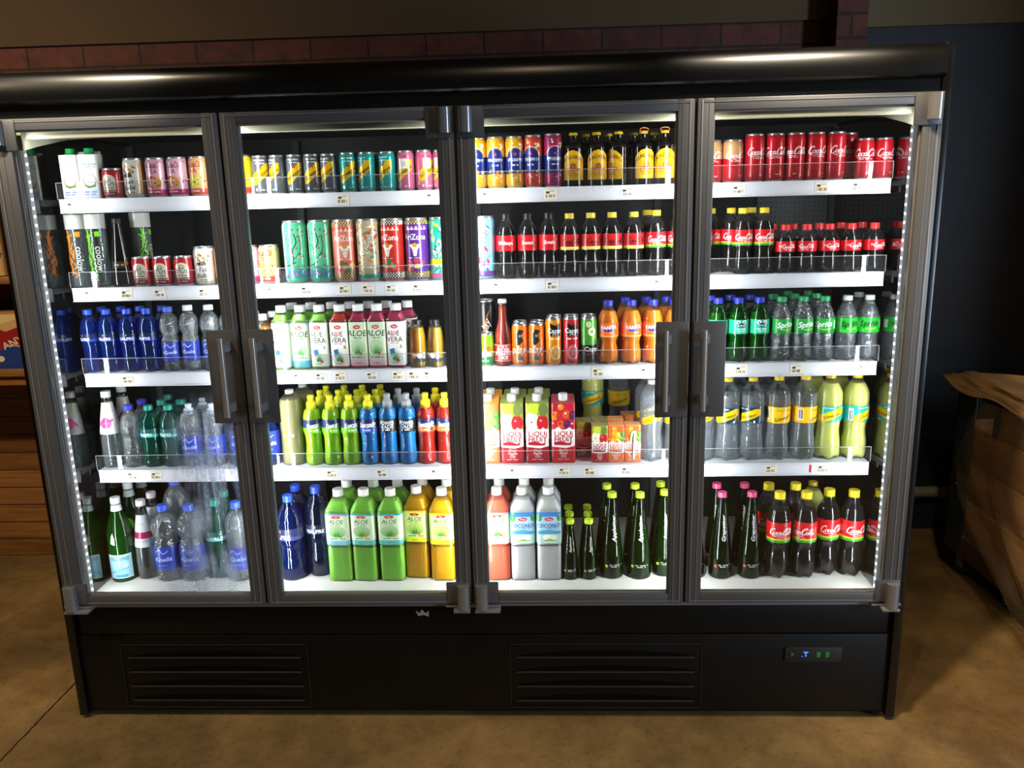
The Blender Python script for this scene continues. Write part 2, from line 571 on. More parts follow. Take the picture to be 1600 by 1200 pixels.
SHAPES = {
 'coke': [(.80, 0), (.93, .02), (1, .06), (1, .18), (.95, .25), (.86, .32), (.88, .37), (.98, .42), (1, .44), (1, .67), (.96, .72), (.82, .79), (.60, .85), (.43, .895), (.40, .92)],
 'fanta': [(.80, 0), (.93, .02), (1, .07), (1, .18), (.90, .27), (.83, .33), (.92, .40), (1, .44), (1, .66), (.97, .71), (.86, .78), (.64, .85), (.45, .895), (.42, .92)],
 'sprite': [(.84, 0), (.96, .02), (1, .06), (1, .16), (.94, .24), (.92, .32), (.97, .40), (1, .44), (1, .66), (.95, .70), (.78, .78), (.56, .86), (.42, .91), (.40, .93)],
 'valpre': [(.84, 0), (.95, .02), (1, .05), (1, .18), (.93, .26), (.92, .38), (.99, .45), (1, .50), (1, .66), (.97, .73), (.86, .80), (.62, .86), (.44, .895), (.40, .92)],
 'ball': [(.80, 0), (.93, .02), (.97, .05), (.95, .12), (.97, .30), (.96, .46), (.86, .52), (.80, .56), (.88, .60), (1, .67), (1, .73), (.90, .80), (.66, .865), (.44, .90), (.38, .92)],
 'square': [(.90, 0), (.97, .015), (1, .03), (1, .72), (.97, .745), (.80, .80), (.60, .86), (.46, .895), (.44, .91)],
 'aloe': [(.90, 0), (.97, .012), (1, .025), (1, .30), (.985, .40), (1, .415), (1, .76), (.97, .79), (.74, .85), (.50, .905), (.43, .93)],
 'sport': [(.82, 0), (.94, .02), (1, .05), (1, .12), (.92, .22), (.88, .32), (.92, .42), (1, .48), (1, .66), (.98, .71), (.84, .775), (.56, .83), (.44, .845)],
 'soda1': [(.84, 0), (.95, .02), (1, .05), (1, .12), (.97, .22), (.86, .33), (.90, .42), (.98, .475), (1, .49), (1, .66), (1, .74), (.95, .80), (.72, .87), (.45, .93), (.36, .955)],
 'olive': [(.84, 0), (.95, .02), (1, .04), (.97, .30), (.96, .40), (1, .55), (1, .72), (.97, .80), (.80, .88), (.55, .93), (.36, .955), (.34, .96)],
 'wine': [(.90, 0), (1, .02), (1, .50), (.97, .58), (.84, .67), (.58, .78), (.40, .86), (.36, .93)],
 'cone': [(.90, 0), (.99, .015), (1, .06), (.99, .12), (.92, .28), (.78, .46), (.60, .65), (.42, .84), (.34, .92), (.36, .94)],
 'panna': [(.88, 0), (.97, .015), (1, .05), (1, .25), (.97, .38), (.88, .50), (.74, .64), (.56, .78), (.42, .88), (.38, .92)],
 'tomato': [(.90, 0), (1, .015), (1, .42), (.97, .48), (.80, .56), (.60, .64), (.50, .74), (.46, .92)],
 'juice': [(.88, 0), (.98, .015), (1, .04), (1, .50), (.98, .62), (.90, .74), (.74, .85), (.64, .90), (.60, .93)],
 'bund': [(.88, 0), (.99, .015), (1, .04), (1, .64), (.99, .70), (.90, .765), (.62, .80), (.44, .84), (.42, .93)],
 'voss': [(.94, 0), (1, .008), (1, .97), (.98, .985)],
 'rib': [(.86, 0), (.96, .02), (1, .05)]+[((.96 if i % 2 else 1.0), .08+.04*i) for i in range(15)]+[(.97, .69), (.88, .77), (.64, .85), (.45, .895), (.42, .92)],
 'small': [(.82, 0), (.94, .02), (1, .06), (1, .30), (.92, .38), (1, .45), (1, .62), (.95, .70), (.72, .80), (.48, .88), (.46, .91)],
}

def cap_mesh(r, z0, z1, sport=False, crown=False):
    mb = MB()
    seg = 40
    if crown:
        pr = [(r*1.06, z0), (r*1.0, z0+(z1-z0)*0.45), (r*0.97, z0+(z1-z0)*0.8), (r*0.8, z1)]
    elif sport:
        d = z1-z0
        pr = [(r, z0), (r, z0+d*0.42), (r*0.92, z0+d*0.50), (r*0.62, z0+d*0.58), (r*0.60, z0+d*0.72), (r*0.70, z0+d*0.78), (r*0.66, z0+d*0.97), (r*0.5, z1)]
    else:
        pr = [(r*1.02, z0), (r, z0+0.002), (r, z1-0.0015), (r*0.93, z1)]
    ring = [2*PI*i/seg for i in range(seg)]
    b = 0
    for k, (rr, z) in enumerate(pr):
        for i, a in enumerate(ring):
            q = rr*(1-(0.035 if (i % 2 and (k < 3)) else 0))
            mb.v.append((q*math.sin(a), -q*math.cos(a), z))
    for k in range(len(pr)-1):
        for i in range(seg):
            j = (i+1) % seg
            mb.f.append([k*seg+i, k*seg+j, (k+1)*seg+j, (k+1)*seg+i]); mb.c.append((1, 1, 1, 1)); mb.m.append(0)
    mb.f.append(list(range(seg-1, -1, -1))); mb.c.append((1, 1, 1, 1)); mb.m.append(0)
    mb.f.append([(len(pr)-1)*seg+i for i in range(seg)]); mb.c.append((1, 1, 1, 1)); mb.m.append(0)
    return mb

def make_bottle(kind, shape, R, h, shell, liquid, fill, label=None, cap=('ffffff', .92, 0.013), n=2, foot=0, extra=None, sport=False, crown=False, labelmat='label', ring=None, marks=None, capring=True):
    """label = (z0 fraction, z1 fraction, art, follow profile?)"""
    raw = [(r*R, z*h) for r, z in SHAPES[shape]]
    prof = catmull(raw, 3)
    prof = [(max(0.004, r), max(0, z)) for r, z in prof]
    cz, cr = cap[1]*h, cap[2]
    seg = 48 if n > 2 else 32
    if foot: seg = 40
    mb = MB()
    lathe(mb, prof, seg, n=n, foot=foot)
    if capring and not crown and cap[1] < 0.96:
        zz = cz-0.003
        lathe(mb, [(cr*0.9, zz-0.0015), (cr*1.15, zz-0.001), (cr*1.15, zz+0.0005), (cr*0.9, zz+0.001)], 24, cap_bottom=False, cap_top=False)
    parts = []
    body = mb.mesh('bottle_body', SH[shell])
    kids = []
    if marks:    # writing printed straight on the glass
        k = MB()
        marks.wrap(k, rfun(prof), n=n, R=R, off=0.0005, zcuts=[p[1] for p in prof[::2]])
        kids.append(('printed_lettering', k.mesh('printed_lettering', M['label'])))
    parts.append(('bottle_body', body, kids))
    if liquid:
        zf = fill*h
        f = rfun(prof)
        dp = [(r-0.0011, max(0.0022, z)) for r, z in prof if z < zf-0.0005]
        dp.append((f(zf)-0.0011, zf))
        k = MB()
        lathe(k, dp, seg, n=n, foot=foot)
        parts.append(('drink', k.mesh('drink', DR[liquid]), None))
    if label:
        z0, z1, art = label[:3]
        k = MB()
        f = rfun(prof)
        T = arc_table(n)[2]
        art.wrap(k, f, n=n, R=R, off=0.0006, clip=(-T/2*R, z0*h, T/2*R, z1*h), zcuts=[p[1] for p in prof])
        parts.append(('label', k.mesh('label', M[labelmat]), None))
    if extra:
        for nm, a, mat in extra:
            k = MB()
            a.wrap(k, rfun(prof), n=n, R=R, off=0.0006, zcuts=[p[1] for p in prof])
            parts.append((nm, k.mesh(nm, M[mat]), None))
    if ring:     # torn pull ring on a crown cap
        k = MB()
        P = [(0.013*math.cos(t), -0.006, h+0.002+0.006*math.sin(t)) for t in [i*2*PI/14 for i in range(15)]]
        for a, b in zip(P, P[1:]): k.tube(a, b, 0.0013, 6)
        parts.append(('pull_ring', k.mesh('pull_ring', capm(ring)), None))
    cm = cap_mesh(cr, cz, h, sport, crown)
    parts.append(('cap', cm.mesh('cap', capm(cap[0])), None))
    PROTO[kind] = parts
    RAD[kind] = (R, h)

def make_carton(kind, W, h, art, capc=None, topart='f2f2f0', n=12, slant=0.0, dp=None, cap_r=0.012, straw=False, gable=False):
    """W = half width"""
    prof = [(W*0.97, 0), (W, 0.001), (W, h-0.0012), (W*0.985, h)]
    mb = MB()
    lathe(mb, prof, 64, n=n, col=topart, slant=slant)
    T = arc_table(n)[2]
    art.wrap(mb, rfun(prof), n=n, R=W, zcuts=[.0012], clip=(-T/2*W, 0.0012, T/2*W, h-0.0012 if not slant else h-0.006), step=0.004)
    parts = [('carton_body', mb.mesh('carton_body', M['board'], angle=50), None)]
    if capc:
        cb = MB()
        zc = h-0.004
        m = cap_mesh(cap_r, zc, zc+0.022)
        m.v = [(x, y-W*0.18, z) for x, y, z in m.v]
        parts.append(('cap', m.mesh('cap', capm(capc)), None))
    if gable:
        k = MB()
        k.box(-W*0.97, W*0.97, W*0.35, W*0.42, h-0.002, h+0.010, col=topart, bev=0.0008)
        k.box(-W*0.97, W*0.97, W*0.05, W*0.9, h-0.001, h+0.003, col=topart, bev=0.001)
        parts.append(('top_seam', k.mesh('top_seam', M['board']), None))
    if straw:
        k = MB()
        k.tube((0.002, -W-0.004, 0.012), (0.006, -W-0.004, h*0.86), 0.0032, 10)
        k.tube((0.006, -W-0.004, h*0.86), (-0.004, -W-0.004, h*0.80), 0.0032, 10)
        k.tube((-0.004, -W-0.004, h*0.80), (-0.007, -W-0.004, h*0.55), 0.0032, 10)
        parts.append(('straw', k.mesh('straw', capm('f4f0ea')), None))
    PROTO[kind] = parts
    RAD[kind] = (W, h)

# ------------------------------------------------------------------ lettering
def coke_script(a, cx, z, s, col):
    """flowing two-word script drawn with pen strokes, about 5.4 s wide"""
    x0 = cx-2.65*s
    def S(pts, w=.19, w2=.06):
        a.stroke([(x0+(x+0.22*(y-.5))*s, z+y*s) for x, y in pts], w*s, col, 4, w2*s)
    S([(.95, 1.15), (.85, 1.42), (.55, 1.38), (.25, 1.0), (.12, .55), (.22, .12), (.52, .0), (.85, .22)], .26)
    S([(1.32, .68), (1.08, .6), (1.0, .3), (1.15, .05), (1.38, .12), (1.46, .42), (1.32, .68), (1.55, .58)])
    S([(1.98, .55), (1.85, .68), (1.65, .5), (1.6, .2), (1.75, .02), (2.0, .18)])
    S([(2.45, .6), (2.25, .68), (2.08, .4), (2.12, .08), (2.3, .06), (2.45, .3), (2.52, .62), (2.46, .15), (2.6, .02), (2.75, .2)])
    S([(3.75, 1.2), (3.6, 1.5), (3.3, 1.4), (3.0, 1.0), (2.88, .5), (3.0, .08), (3.3, .0), (3.6, .25)], .26)
    S([(4.02, .68), (3.8, .6), (3.72, .3), (3.86, .05), (4.08, .12), (4.16, .42), (4.02, .68), (4.25, .6)])
    S([(4.35, .4), (4.62, 1.0), (4.66, 1.35), (4.5, 1.3), (4.4, .8), (4.38, .2), (4.5, .03), (4.66, .2)])
    S([(5.1, .6), (4.92, .68), (4.76, .4), (4.8, .08), (4.97, .06), (5.1, .3), (5.16, .62), (5.12, .15), (5.25, .02), (5.4, .2)])
    S([(.6, -.1), (1.2, -.32), (2.0, -.22), (2.8, -.4), (3.3, -.2)], .12, .1)
    S([(3.3, 1.0), (3.9, 1.2), (4.6, 1.0), (5.2, 1.15)], .12, .08)

def sash(a, w, z0, z1, text='Schweppes', col='f7c400', tcol='1b1b1b', th=.010, hw=.5):
    """rising diagonal band with lettering, w = half width"""
    k = (z1-z0)
    a.poly([(-w, z0), (-w*0.6, z0-.0), (w, z1-k*.42), (w, z1), (w*.55, z1), (-w, z0+k*.45)], col)
    rot = math.atan2(k*.55, 2*w)
    a.text(text, 0, (z0+z1)/2-k*.02, th, tcol, shear=.25, rot=rot, sx=.8)

def aloe_label(a, W, z0, z1, bg, txt, two=True, textcol='2c3a2a', fruit='d8c840', accent='c01828', fs=1.0, top=None, leafbg=None, bottom=None):
    """front panel: red oval, ALOE (VERA), plant and fruit"""
    H = z1-z0
    a.rect(-4*W, z0, 4*W, z1, bg)
    if top: a.rect(-4*W, z1-.06*H, 4*W, z1, top)
    if bottom: a.rect(-4*W, z0, 4*W, z0+.14*H, bottom)
    a.circ(0, z1-.11*H, W*.40, accent, rz=.045*H)
    a.text('T\'best', 0, z1-.11*H, .035*H, 'ffffff', shear=.2, sx=.8)
    if two:
        a.text('AL', -W*.45, z1-.26*H, .115*H, textcol, sx=.85)
        a.ring(W*.02, z1-.26*H, W*.16, W*.10, fruit)
        a.text('E', W*.38, z1-.26*H, .115*H, textcol, sx=.85)
        a.text('VERA', 0, z1-.40*H, .115*H, textcol, sx=.92)
        a.dashes(-W*.5, W*.45, z1-.50*H, .02*H, accent)
        a.poly([(-W*.62, z0+.37*H), (-W*.1, z0+.40*H), (-W*.02, z0+.27*H), (-W*.5, z0+.22*H)], '2a6ab4')
        a.dashes(W*.55, W*.8, z1-.56*H, .03*H, '333333', 3)
        a.dashes(W*.55, W*.8, z1-.60*H, .03*H, '333333', 3)
    else:
        a.text('ALOE', 0, z1-.25*H, .13*H, textcol, shear=.2, sx=.95)
        a.dashes(-W*.5, W*.5, z1-.37*H, .025*H, textcol)
        a.circ(0, z0+.42*H, W*.72, leafbg or 'c4d8a4', rz=.2*H)
    zb = z0+.10*H if two else z0+.26*H
    for i in range(9):
        t = (i-4)/4
        L = (.34 if two else .30)*H*(1-.25*abs(t))
        ex = t*W*.72
        a.poly([(t*W*.18-W*.06, zb), (t*W*.18+W*.06, zb), (ex+W*.02, zb+L*(1-.35*abs(t)))], ['37913a', '56b446', '237a30'][i % 3])
    a.circ(W*.28, zb+.015*H, W*.17, fruit if not two else accent, rz=.035*H)
    a.ring(0, z0+.30*H, W*.85, W*.05, 'a9bf88', rz=.25*H, a0=PI*1.1, a1=PI*1.9) if two else a.dashes(-W*.7, W*.7, z0+.18*H, .03*H, textcol)
    a.dashes(-W*.4, W*.4, z0+.05*H, .02*H, textcol, 7)

def fruitmix(a, W, z0, z1, cols, rnd):
    R = random.Random(rnd)
    for i in range(10):
        x = -W*.8+1.6*W*(i % 4)/3+R.uniform(-.1, .1)*W
        z = z0+(z1-z0)*(.2+.3*(i//4))+R.uniform(-.003, .003)
        r = W*R.uniform(.26, .42)
        c = cols[i % len(cols)]
        a.circ(x, z, r, c, rz=r*1.1)
        a.circ(x-r*.25, z+r*.3, r*.25, 'fff4d8' if i % 3 == 0 else cols[(i+1) % len(cols)])

# ------------------------------------------------------------------ cans
def art_coffee():
    a = Art(); R = .030
    a.rect(-.1, 0, .1, .1, 'b3202a')
    a.rect(-.02, .012, .02, .052, 'e6dcc6'); a.circ(0, .052, .02, 'e6dcc6', rz=.016)
    a.ring(0, .055, .006, .0015, '2a2a2a')
    a.stroke([(-.014, .036), (-.006, .048), (.002, .036), (.010, .046), (.015, .036)], .0018, '3a3a3a')
    a.stroke([(-.012, .046), (-.003, .054), (.007, .050)], .0016, '333333')
    a.dashes(-.018, .018, .028, .003, '333333')
    a.rect(-.022, .006, .022, .024, '7c1524')
    a.text('CAPPUCCINO', 0, .020, .0045, 'f0d8c8'); a.dashes(-.018, .018, .011, .003, 'e8d0c8')
    a.rect(-.1, .078, .1, .08, '7a1018')
    return a
make_can('coffee_can', .030, .086, art_coffee(), 'b3202a')

def art_boba():
    a = Art()
    a.rect(-.11, 0, .11, .12, 'efe9dc')
    for x, z in ((-.016, .084), (-.006, .090), (.006, .080), (.016, .088), (.012, .076), (-.012, .076)):
        a.circ(x, z, .0042, 'dd9136')
        a.circ(x+.005, z-.003, .0025, '2a1a10')
    for t, x, z in (('Milk', -.002, .064), ('Tea', .002, .047), ('Boba', 0, .029)):
        a.text(t, x, z, .013, '1c1612', shear=.4, rot=.12)
    a.text('Milk', -.001, .0645, .013, '1c1612', shear=.4, rot=.12)
    a.rect(-.11, .004, .11, .012, 'd9cfae'); a.dashes(-.01, .02, .014, .003, '6a5a40')
    a.rect(.030, .01, .09, .10, 'd8b070')
    return a
make_can('boba_can', .0305, .113, art_boba(), 'efe9dc')

def art_bubble(bg, txt, f1, f2, foot, dots, face):
    a = Art()
    a.rect(-.11, 0, .11, .12, bg)
    R = random.Random(3)
    for i in range(26):
        a.circ(R.uniform(-.09, .09), R.uniform(.03, .105), R.uniform(.0015, .003), dots)
    a.text('BUBBLE', 0, .088, .0125, txt, sx=.8, arc=-4)
    a.text('TEA', -.003, .073, .0115, txt)
    a.circ(-.006, .042, .016, f1, rz=.018); a.circ(.005, .041, .016, f2, rz=.017)
    a.circ(.002, .040, .0062, face); a.circ(.002, .040, .0028, '5a1030')
    for dx, dz in ((-.012, .05), (.014, .048), (.012, .034), (-.013, .033), (.003, .054)):
        a.circ(dx, dz, .0018, '5a1a20')
    a.rect(-.11, 0, .11, .022, foot)
    a.dashes(-.02, .02, .013, .004, 'ffffff')
    return a
make_can('bubble_tea_purple', .0305, .113, art_bubble('f0b8c8', '7a1c50', 'a83060', 'f0a030', 'c4246c', 'c03070', 'e8b0d0'), 'f0b8c8')
make_can('bubble_tea_orange', .0305, .113, art_bubble('f4b07a', '8a2418', 'e8d028', 'f0e050', 'dc4a38', 'd8502c', 'f8e860'), 'f4b07a')
make_can('bubble_tea_yellow', .0305, .113, art_bubble('f6d420', '7c4a10', 'f09a20', 'f4a830', 'd83020', 'a87010', 'f0a838'), 'f6d420')

def art_slim(bg, sticker=False, toptext='ffffff'):
    a = Art()
    a.rect(-.1, 0, .1, .12, bg)
    a.dashes(-.018, .018, .094, .004, toptext); a.dashes(-.014, .016, .086, .003, toptext)
    sash(a, .026, .026, .088, th=.011)
    a.rect(-.003, .072, .003, .079, 'd8303c')
    a.rect(-.018, .010, -.012, .018, 'e8e8e8'); a.dashes(0, .016, .011, .004, 'f0f0f0', 5)
    if sticker:
        a.rect(-.014, .062, .010, .090, 'f4f0ea'); a.dashes(-.012, .008, .078, .003, 'c8b8a0', 6); a.dashes(-.012, .008, .070, .003, 'c8b8a0', 6)
    return a
make_can('soda_can_grey', .0243, .110, art_slim('5c5f66'), '5c5f66')
make_can('soda_can_teal', .0243, .112, art_slim('10a3a0'), '10a3a0')
make_can('soda_can_pink', .0243, .113, art_slim('e06a90', True, 'b03060'), 'e06a90')

def art_pelle(c1, c2):
    a = Art()
    a.rect(-.1, 0, .1, .15, c1)
    a.rect(-.1, .040, .1, .088, '1d2f7c')
    a.circ(0, .086, .024, '1d2f7c', rz=.024)
    a.ring(0, .090, .025, .0018, 'f0e8d0', rz=.024, a0=.1, a1=PI-.1)
    star = [(0+(.0062 if i % 2 == 0 else .0026)*math.sin(i*PI/5), .094+(.0062 if i % 2 == 0 else .0026)*math.cos(i*PI/5)) for i in range(10)]
    a.raw([(0, .094)]+star, [(0, 1+(i+1) % 10, 1+i) for i in range(10)], 'e8402c')
    a.text('S.PELLEGRINO', 0, .080, .0062, 'ffffff', sx=.9)
    a.rect(-.022, .0745, .022, .0755, 'e8e8f0')
    a.dashes(-.010, .010, .062, .004, 'ffffff', 6)
    R = random.Random(5)
    for i in range(16):
        a.circ(R.uniform(-.024, .024), R.uniform(.030, .050), R.uniform(.002, .005), [c2, 'f8f0d8', '2a5a2c', c1][i % 4])
    for i in range(14):
        a.circ(R.uniform(-.026, .026), R.uniform(.112, .136), R.uniform(.0015, .004), [c2, 'fff0b0'][i % 2])
    a.dashes(-.016, .018, .014, .004, c2); a.dashes(-.018, .014, .020, .004, c2)
    return a
make_can('sparkling_can_yellow', .0264, .144, art_pelle('f2b21c', 'd88a10'), 'f2b21c')
make_can('sparkling_can_red', .0264, .146, art_pelle('e04a34', 'b01c2c'), 'e04a34')
make_can('sparkling_can_magenta', .0264, .148, art_pelle('b8245c', '5a2c90'), 'b8245c')

def art_cola(h, top=None):
    a = Art()
    a.rect(-.1, 0, .1, h, 'cf1022')
    if top:
        a.rect(-.1, h*.56, .1, h, top)
    a.stroke([(-.03, h*.30), (-.01, h*.36), (.01, h*.30), (.03, h*.35)], .0012, 'a80c1c')
    a.rect(-.03, .004, .03, h*.22, 'c00e1e')
    coke_script(a, .004, h*.56, .0138, 'fff4f0')
    a.dashes(-.016, .020, h*.48, .0032, 'f8d8d8', 12)
    a.dashes(.004, .018, h*.14, .003, 'f0c8c8', 4)
    return a
make_can('cola_can_tall', .0276, .132, art_cola(.132), 'cf1022')
make_can('cola_can', .0262, .112, art_cola(.112), 'cf1022')
make_can('vanilla_cola_can', .0290, .118, art_cola(.118, 'd8a06c'), 'cf1022')

def art_az(bg, pattern, word='AriZona', wcol='f4f0e4'):
    a = Art(); h = .182; R = random.Random(pattern)
    a.rect(-.12, 0, .12, h, bg)
    def checks(z0, z1, c1, c2):
        a.rect(-.12, z0, .12, z1, c1)
        s = .0045
        for i in range(-9, 9):
            for j in range(int((z1-z0)/s)):
                if (i+j) % 2: a.rect(i*s, z0+j*s, (i+1)*s, z0+(j+1)*s, c2)
    if pattern == 'tea':
        a.rect(-.12, .015, .12, .038, '3a9cb4'); a.rect(-.036, .0, -.028, h, 'e8e0e0')
        a.stroke([(-.010, .055), (-.002, .070), (-.004, .095), (.008, .120), (.002, .145)], .003, '2a2018')
        a.stroke([(-.004, .095), (-.014, .110), (-.012, .130)], .002, '2a2018')
        a.stroke([(-.002, .070), (.012, .085), (.020, .105), (.018, .140)], .002, '2a2018')
        a.stroke([(-.026, .05), (-.010, .055), (.004, .062)], .003, '2a2018')
        for i in range(34):
            a.circ(R.uniform(-.03, .03), R.uniform(.07, .160) if i < 24 else R.uniform(.01, .035), .003, ['c03c5c', 'e8a0b4', 'a02c48'][i % 3])
        a.text('Green Tea', .010, .048, .0095, '1f3a34', shear=.2, sx=.8); a.dashes(-.004, .022, .040, .002, '1f3a34')
    elif pattern in ('mango', 'red', 'purple'):
        c1, c2, band = {'mango': ('f0c890', '6a4a1c', 'd85a48'), 'red': ('f0f0e8', '1a1a1a', 'd8241c'), 'purple': ('d8c04c', '3a2060', '7c3fa4')}[pattern]
        checks(h-.018, h-.004, c1, c2); checks(.008, .026, c1, c2)
        a.rect(-.12, .148, .12, .160, band)
        for i in range(5): a.poly([(-.026+i*.013, .148), (-.020+i*.013, .159), (-.014+i*.013, .148)], 'f2e2c0')
        a.text(word, 0, .128, .0165, wcol, sx=.86)
        a.poly([(-.018, .104), (-.010, .108), (-.003, .098), (.003, .098), (.010, .108), (.018, .104), (.008, .092), (.004, .072), (-.004, .072), (-.008, .092)], 'f0ece0')
        a.poly([(-.008, .106), (0, .112), (.008, .106), (0, .098)], 'e89a20')
        a.circ(-.004, .090, .0014, '2a2a2a'); a.circ(.004, .090, .0014, '2a2a2a')
        a.dashes(-.02, .02, .066, .002, 'f4e8d8')
        fr = {'mango': ['d83c3c', '3c8c3c', 'f4b040'], 'red': ['2f8f48', 'd8241c', 'f07060'], 'purple': ['f0c020', 'e04040', 'f08a30', '60308c']}[pattern]
        for i in range(14): a.circ(R.uniform(-.026, .026), R.uniform(.030, .060), R.uniform(.004, .008), fr[i % len(fr)])
        a.text({'mango': 'Strawberry', 'red': 'Watermelon', 'purple': 'fruit punch'}[pattern], 0, .046, .0095, 'ffffff', shear=.2, sx=.72)
    else:
        cols = {'tan': ['2f9c90', 'e8843c', 'f4ecd8', '7c6a50', 'c8502c'], 'multi': ['10a89c', 'e8388c', 'f4e030', 'f4f4ec', '1f6a5c'], 'icy': ['3fa8dc', '8c3c90', 'e8f4f8', 'c83c6c', '6ac0e4']}[pattern]
        for i in range(46):
            x, z = R.uniform(-.034, .034), R.uniform(.012, .165)
            if pattern == 'icy' and z > .08 and i % 4: continue
            t = R.uniform(0, PI); l, w = R.uniform(.006, .014), R.uniform(.002, .005)
            a.poly([(x+l*math.cos(t), z+l*math.sin(t)), (x+w*math.sin(t), z-w*math.cos(t)), (x-l*math.cos(t), z-l*math.sin(t)), (x-w*math.sin(t), z+w*math.cos(t))], cols[i % len(cols)])
        a.text(word, .002, .112, .020, '3a3a34' if pattern != 'icy' else '1a3c6c', rot=1.05, shear=.2)
        a.text(word, .001, .112, .0188, wcol, rot=1.05, shear=.2)
        if pattern != 'icy': a.rect(-.12, .010, .12, .022, cols[0]); a.dashes(-.02, .02, .040, .004, 'ffffff')
        if pattern == 'multi': a.rect(-.12, .044, .12, .062, 'e8e020'); a.rect(-.12, .008, .12, .020, 'e05a90')
        if pattern == 'icy':
            for x, z in ((-.004, .052), (.008, .044), (.002, .060)): a.circ(x, z, .007, 'd04060')
            a.rect(-.12, .008, .12, .024, '6a3c90')
    return a
for k, bg, pat in (('iced_tea_can_green', '5cc493', 'tea'), ('iced_tea_can_salmon', 'e8806c', 'mango'), ('iced_tea_can_tan', 'c8b490', 'tan'), ('iced_tea_can_red', 'cc2c24', 'red'), ('iced_tea_can_purple', '5c2c8c', 'purple'), ('iced_tea_can_patterned', '2ca890', 'multi'), ('iced_tea_can_blue', '8cccE4'.lower(), 'icy')):
    make_can(k, .0354, .182, art_az(bg, pat), bg)

def art_seven():
    a = Art()
    a.rect(-.1, 0, .1, .1, '7cc41c'); a.rect(-.1, 0, .1, .030, '14803c')
    a.poly([(-.022, .03), (-.004, .055), (.02, .04), (.022, .03)], 'f4f4ec')
    a.circ(-.012, .052, .008, 'f08a20'); a.circ(.012, .054, .009, 'f0701c')
    a.text('B', 0, .058, .012, '2a3a20'); a.dashes(-.014, .014, .014, .005, 'd8f0c0', 6)
    return a
make_can('lime_can', .0245, .100, art_seven(), '7cc41c')
def art_play(bg='ee7410', h=.126):
    a = Art()
    a.rect(-.1, 0, .1, h, bg)
    a.poly([(-.012, h*.52), (-.010, h*.76), (.0, h*.88), (.014, h*.84), (.006, h*.74), (.012, h*.60), (.0, h*.50)], '2a2622')
    a.circ(.002, h*.72, .004, '8a8a8a')
    for dx, c in ((.0008, '1c1c1c'), (0, 'f4f0ea')): a.text('play', dx, h*.40, .022, c, shear=.5, rot=.08)
    a.poly([(-.018, h*.20), (0, h*.26), (.016, h*.18), (0, h*.08)], '7c7470'); a.dashes(-.01, .01, h*.10, .004, 'f8e0c8', 4)
    return a
make_can('energy_can_orange', .0244, .126, art_play(), 'ee7410')
def art_tallplay():
    a = Art(); h = .19
    a.rect(-.12, 0, .12, h, '161616')
    a.poly([(-.012, .07), (-.004, .12), (.008, .15), (.016, .165), (.004, .13), (.006, .09)], 'e86a1c')
    a.text('play', 0, .11, .022, 'd8d8d8', shear=.4, rot=1.2)
    return a
make_can('energy_can_black', .0320, .190, art_tallplay(), '161616')
def art_cappy(bg, fruit, low=False, pulp='fff0b0'):
    a = Art(); h = .141
    a.rect(-.1, 0, .1, h, bg)
    if low:
        a.rect(-.1, 0, .1, .060, '1c1c1c')
        a.circ(.002, .100, .013, 'e8f0c0'); a.circ(.002, .100, .004, '5a7a20'); a.circ(-.008, .122, .009, 'd8ecb0'); a.circ(.014, .084, .009, '7cb838')
        a.text('Cappy', .003, .048, .0135, 'ffffff'); a.dashes(-.014, .018, .030, .004, 'c83040', 7)
    else:
        a.poly([(-.016, .128), (0, .120), (.016, .128), (.016, .088), (-.016, .088)], '141414')
        a.text('Cappy', 0, .105, .0135, 'ffffff'); a.text('STILL', 0, .093, .006, 'e0e0e0')
        a.dashes(-.016, .016, .078, .004, 'ffffff', 8)
        a.circ(0, .038, .020, fruit, rz=.026); a.circ(0, .038, .016, pulp, rz=.021); a.circ(0, .038, .013, fruit, rz=.017)
        for i in range(6):
            t = i*PI/6
            a.stroke([(-.014*math.cos(t), .038-.018*math.sin(t)), (.014*math.cos(t), .038+.018*math.sin(t))], .001, pulp, 1)
    return a
make_can('juice_can_orange', .0256, .141, art_cappy('f08c14', 'f6a020'), 'f08c14')
make_can('juice_can_red', .0256, .141, art_cappy('c81c28', 'e05058', pulp='e8a8a8'), 'c81c28')
make_can('juice_can_green', .0256, .141, art_cappy('4c9c34', '', True), '4c9c34')

# ------------------------------------------------------------------ cartons
def art_coco():
    a = Art(); h = .125; W = .0268
    a.rect(-.12, 0, .12, h, 'f4f2ec'); a.rect(-.12, 0, .12, .030, 'dfe4f4')
    a.text('CHAOKOH', 0, .098, .0068, '18805a', sx=.95); a.dashes(-.022, .022, .089, .003, '9a9a90', 11); a.dashes(-.010, .012, .083, .0025, 'b0b0a0', 6)
    a.circ(.001, .052, .0190, 'b98a5c', rz=.020); a.circ(.001, .054, .0165, 'f8f6f0', rz=.0165); a.circ(.001, .055, .010, 'e8e4da')
    a.poly([(-.020, .040), (-.004, .030), (.016, .034), (.018, .040), (0, .036)], '5a8a34')
    a.dashes(-.016, .018, .018, .004, '4a5cb0', 7); a.dashes(-.018, .014, .011, .004, '6a7cc0', 7)
    return a
make_carton('coconut_carton', .0268, .126, art_coco(), capc='1cae5a', topart='efece2', n=14, cap_r=.013, gable=True)
